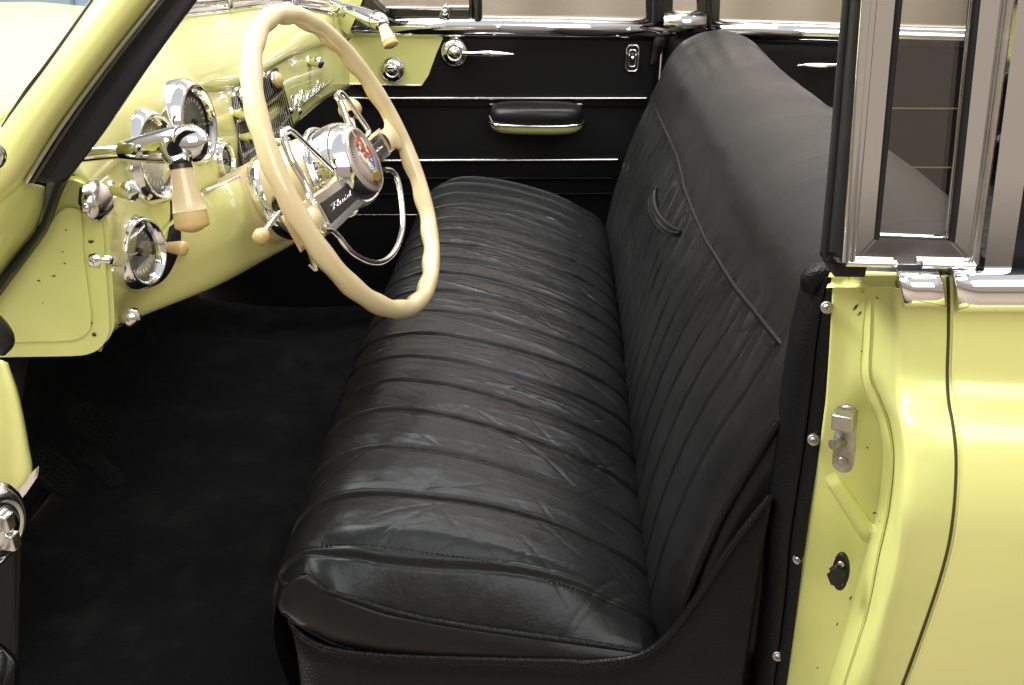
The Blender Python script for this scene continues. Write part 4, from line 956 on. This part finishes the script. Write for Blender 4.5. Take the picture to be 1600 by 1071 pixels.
for (px, py, l) in ((141, 378, .004), (84, 432, .002), (60, 439, .002), (101, 412, .0015), (66, 474, .001), (103, 360, .0015), (98, 394, .001)):
    c = at(px, py, YK-.0042 if px < 130 else YK-.0006); b = MB(); b.prism([c+Vector((l*math.cos(t)*random.uniform(.5, 1), 0, l*.5*math.sin(t)*random.uniform(.5, 1))) for t in [2*PI*k/8 for k in range(8)]], (0, .0004, 0)); b.build('paint_chip', CHIP, kp)
# chrome corner piece
b = MB(); c0 = [(124, 293), (135, 291), (150, 300), (162, 318), (163, 335), (155, 347), (147, 346), (132, 328), (122, 312)]
P_ = [at(x, y, YK-.012) for x, y in c0]; cc = sum(P_, Vector())/len(P_)
g = [[p+Vector((0, .02, 0)) for p in P_], P_, [p.lerp(cc, .3)+Vector((0, -.008, 0)) for p in P_], [p.lerp(cc, .8)+Vector((0, -.011, 0)) for p in P_], [cc+Vector((0, -.011, 0))]*len(P_)]
b.grid(g, closed_v=True); b.lathe([(0, .0045), (.002, .004), (.0025, 0)], cc+Vector((0, -.012, 0)), (0, -1, 0), 14); b.build('pillar_cap', CHR2, kp)
b = MB(); c = at(156, 405, YK+.004); b.lathe([(-.006, .0085), (.002, .0085), (.003, .0038), (.012, .004), (.0125, 0)], c, (.95, -.2, 0), 24); b.build('courtesy_light_switch', CHR, kp)
# rubber seal and the base of the pillar
b = MB(); rows = []
for (px, py, w) in ((96, 270, 15), (84, 300, 13), (75, 335, 9), (64, 362, 9), (38, 398, 9), (0, 448, 10), (-40, 500, 11), (-80, 550, 11)):
    rows.append([at(px-w, py-4, .79), at(px-w*.5, py-2, .775), at(px, py, .770), at(px+w*.6, py+2, .778), at(px+w, py+3, .80)])
b.grid([[Vector(p) for p in r] for r in patch(rows, 5, 4)]); b.build('door_seal', RUB, CAR, solid=.003)
rows = [[at(-80, 300, .72), at(-20, 245, .72), at(20, 262, .725), at(48, 285, .74), at(70, 292, .77)],
        [at(-80, 350, .71), at(-10, 300, .715), at(22, 305, .725), at(50, 310, .745), at(68, 320, .775)],
        [at(-80, 400, .72), at(-10, 345, .722), at(14, 352, .735), at(42, 345, .755), at(62, 345, .78)],
        [at(-80, 440, .74), at(-15, 375, .742), at(8, 385, .752), at(36, 375, .77), at(56, 368, .79)],
        [at(-80, 540, .79), at(-20, 470, .79), at(0, 438, .79), at(25, 402, .79), at(48, 378, .80)]]
b = MB(); b.grid([[Vector(p) for p in r] for r in patch(rows, 6, 6)]); b.build('pillar_foot', YJ, CAR, solid=.003)
# ------------------------------------------------------------------ windshield pillar (near)
def prow(py, xs, Y0):
    x0, x1, x2, x3 = xs   # left edge, yellow right edge, trim right, rubber right edge
    return [at(x0, py, Y0+.06), at(x0, py, Y0+.012), at(x0+10, py, Y0), at(x0+(x1-x0)*.5, py, Y0-.004), at(x0+(x1-x0)*.8, py, Y0+.006), at(x1, py, Y0+.027), at(x1+1, py, Y0+.05)]
PL = [(-160, (265, 370, 380, 440), .80), (-60, (192, 290, 299, 356), .765), (0, (147, 244, 252, 309), .75), (100, (76, 165, 173, 236), .73), (200, (0, 92, 102, 168), .715), (285, (-64, 38, 48, 104), .705), (330, (-100, -5, 2, 40), .70)]
b = MB(); b.grid([[Vector(p) for p in r] for r in patch([prow(*a) for a in PL], 6, 5)]); pil = b.build('windshield_pillar', YEL, CAR, solid=.003)
b = MB(); b.tube([at(a[1][1]+3, a[0], a[2]+.020) for a in PL[:6]], .0022, 8, sub=4); b.build('pillar_moulding', CHR2, pil)
b = MB(); b.tube([at(a[1][2]+4, a[0], a[2]+.014) for a in PL[:6]], .0016, 8, sub=4); b.build('seal_bead', DKCH, pil)
b = MB(); rows = []
for py, xs, Y0 in PL[:6]: rows.append([at(xs[1]-1, py, Y0+.026), at(xs[2]+1, py, Y0+.020), at(xs[2]+12, py, Y0+.020), at((xs[2]+xs[3])/2, py, Y0+.016), at(xs[3]-6, py, Y0+.018), at(xs[3], py, Y0+.026), at(xs[3]-1, py, Y0+.06)])
b.grid([[Vector(p) for p in r] for r in patch(rows, 6, 4)]); b.build('weather_strip', RUB, pil, solid=.003)
b = MB(); b.tube([at(146, 0, .765), at(75, 100, .742), at(42, 143, .734), at(5, 200, .72)], .0022, 8, sub=4); b.build('glass_seal', DKCH, pil)
b = MB(); b.lathe([(0, .014), (.006, .012), (.008, 0)], at(-19, 240, .70), (.2, -1, .2), 20); b.build('pillar_bezel', CHR, pil)
# ------------------------------------------------------------------ bonnet and cowl
b = MB(); rows = []
rows = [[at(-140, 24, 2.45), at(-40, 23, 2.42), at(60, 22, 2.40), at(200, 20, 2.36)],
        [Vector((-1.5, 2.2, 1.19)), Vector((-1.22, 2.2, 1.20)), Vector((-1.05, 2.1, 1.205)), Vector((-.78, 2.0, 1.20))],
        [Vector((-1.45, 1.6, 1.235)), Vector((-1.1, 1.6, 1.24)), Vector((-.9, 1.6, 1.243)), Vector((-.62, 1.6, 1.245))],
        [Vector((-1.3, 1.15, 1.21)), Vector((-.95, 1.12, 1.222)), Vector((-.70, 1.10, 1.23)), Vector((-.5, 1.05, 1.235))],
        [at(-140, 330, .92), at(-45, 228, .91), at(0, 186, .90), at(50, 138, .88)]]
b.grid([[Vector(p) for p in r] for r in patch(rows, 10, 8)]); hood = b.build('bonnet', YEL, CAR, solid=.01)
b = MB(); b.grid([[Vector(p) for p in r] for r in patch([[at(-140, 340, .90), at(-45, 238, .89), at(2, 190, .88), at(52, 142, .87)], [at(-140, 345, .84), at(-45, 250, .83), at(4, 205, .82), at(54, 160, .82)], [at(-140, 480, .80), at(-45, 360, .80), at(10, 300, .79), at(70, 240, .79)]], 4, 5)]); b.build('front_wing', YEL, CAR, solid=.003)
# far front pieces to close the bay
b = MB(); b.box((-1.3, 2.47, .75), (1.0, .03, .40)); b.build('front_wing', YEL, CAR, bevel=.02)
# ------------------------------------------------------------------ open driver door (left edge of the picture)
b = MB(); rows = [[at(-90, 560, .56), at(-20, 560, .575), at(-2, 562, .58), at(10, 566, .585), at(13, 568, .61)],
    [at(-90, 620, .54), at(-20, 620, .56), at(10, 618, .572), at(27, 616, .58), at(30, 618, .61)],
    [at(-90, 690, .53), at(-20, 690, .55), at(18, 690, .565), at(42, 692, .575), at(45, 694, .61)],
    [at(-90, 745, .53), at(-20, 745, .55), at(18, 745, .565), at(47, 742, .575), at(50, 745, .61)],
    [at(-90, 800, .53), at(-20, 800, .55), at(10, 790, .565), at(22, 775, .575), at(28, 778, .61)]]
b.grid([[Vector(p) for p in r] for r in patch(rows, 6, 5)]); fd = b.build('driver_door', YEL, CAR, solid=.003)
b = MB(); b.prism([at(28, 770, .575), at(46, 745, .575), at(54, 738, .575), at(52, 750, .575), at(34, 776, .575)], (0, .004, 0)); b.build('panel_moulding', CHR, fd, bevel=.001)
b = MB(); rows = [[at(-200, 775, .53), at(0, 775, .58), at(26, 775, .585), at(30, 776, .62)], [at(-200, 900, .52), at(0, 900, .575), at(28, 900, .58), at(32, 900, .62)], [at(-200, 1160, .5), at(0, 1160, .56), at(20, 1160, .57), at(24, 1160, .61)]]
b.grid([[Vector(p) for p in r] for r in patch(rows, 5, 5)]); b.build('door_card', DOORB, fd, solid=.003)
dn = Vector((.97, -.22, .06)).normalized()
b = MB(); c = at(-19, 822, .50); b.lathe([(-.012, .034), (-.004, .033), (.004, .030), (.010, .024), (.012, .019), (.011, .018), (.013, .012), (.016, .011), (.018, 0)], c, dn, 40); dh = b.build('window_crank', CHR, fd)
b = MB(); v_ = Vector((0, 0, 1)); u_ = dn.cross(v_).normalized()
for k in (-.010, .006): b.box(c+dn*.0165+v_*k, (.005, .0045, .0065), (dn, u_, v_))
b.build('crank_boss', CHR2, dh, bevel=.0015)
b = MB(); c = at(-26, 1078, .47); b.lathe([(-.012, .034), (-.004, .033), (.004, .030), (.010, .024), (.014, .010), (.016, 0)], c, dn, 40); b.build('door_handle', CHR, fd)
# black corner at the frame edge
b = MB(); b.tube([at(-30, 495, .70), at(-6, 520, .70), at(6, 534, .70), at(2, 552, .70)], [.012, .012, .009, .004], 12, sub=4); b.build('door_check_strap', RUB, CAR)
# ------------------------------------------------------------------ pedals and kick panel
b = MB(); b.grid(patch([[at(-30, 1071, .84), at(10, 800, .84), at(45, 556, .84)], [(-1.0, .86, .38), (-1.0, .86, .7), (-1.0, .86, 1.05)]], 3, 3)); b.build('kick_panel', CARP, CAR, solid=.01)
b = MB(); b.box((0.45, .76, .42), (.9, .02, .05)); b.build('door_sill', CHR2, CAR, bevel=.01)
pn = Vector((.75, -.05, .66)).normalized(); pu = Vector((0, 1, 0)); pv = pn.cross(pu)
for (px, py, X_) in ((144, 668, -.72), (80, 738, -.72)):
    c = atx(px, py, X_); b = MB()
    b.prism([c+pu*x+pv*y for x, y in ((-.024, -.036), (.024, -.036), (.030, -.01), (.028, .028), (.018, .038), (-.018, .038), (-.028, .028), (-.030, -.01))], pn*.008)
    for i in range(-3, 4):
        for j in range(-2, 3): b.box(c+pu*j*.0105+pv*i*.010+pn*.010, (.003, .003, .002), (pu, pv, pn))
    pd = b.build('pedal', CARP, CAR, bevel=.0015)
    b = MB(); b.tube([c-pn*.002, c-pn*.05+Vector((-.05, 0, -.08)), c+Vector((-.16, 0, -.16))], .009, 10, sub=4); b.build('pedal_arm', CARP, pd)
c = atx(155, 735, -.72); b = MB(); b.prism([c+pu*x+pv*y for x, y in ((-.02, -.03), (.012, -.045), (.03, .02), (.012, .035), (-.012, .03))], pn*.006)
for i in range(8): b.box(c+pv*(-.02+i*.006)+pn*.007+pu*.004, (.018, .0015, .0015), (pu, pv, pn))
b.build('accelerator_pedal', CARP, CAR, bevel=.001)
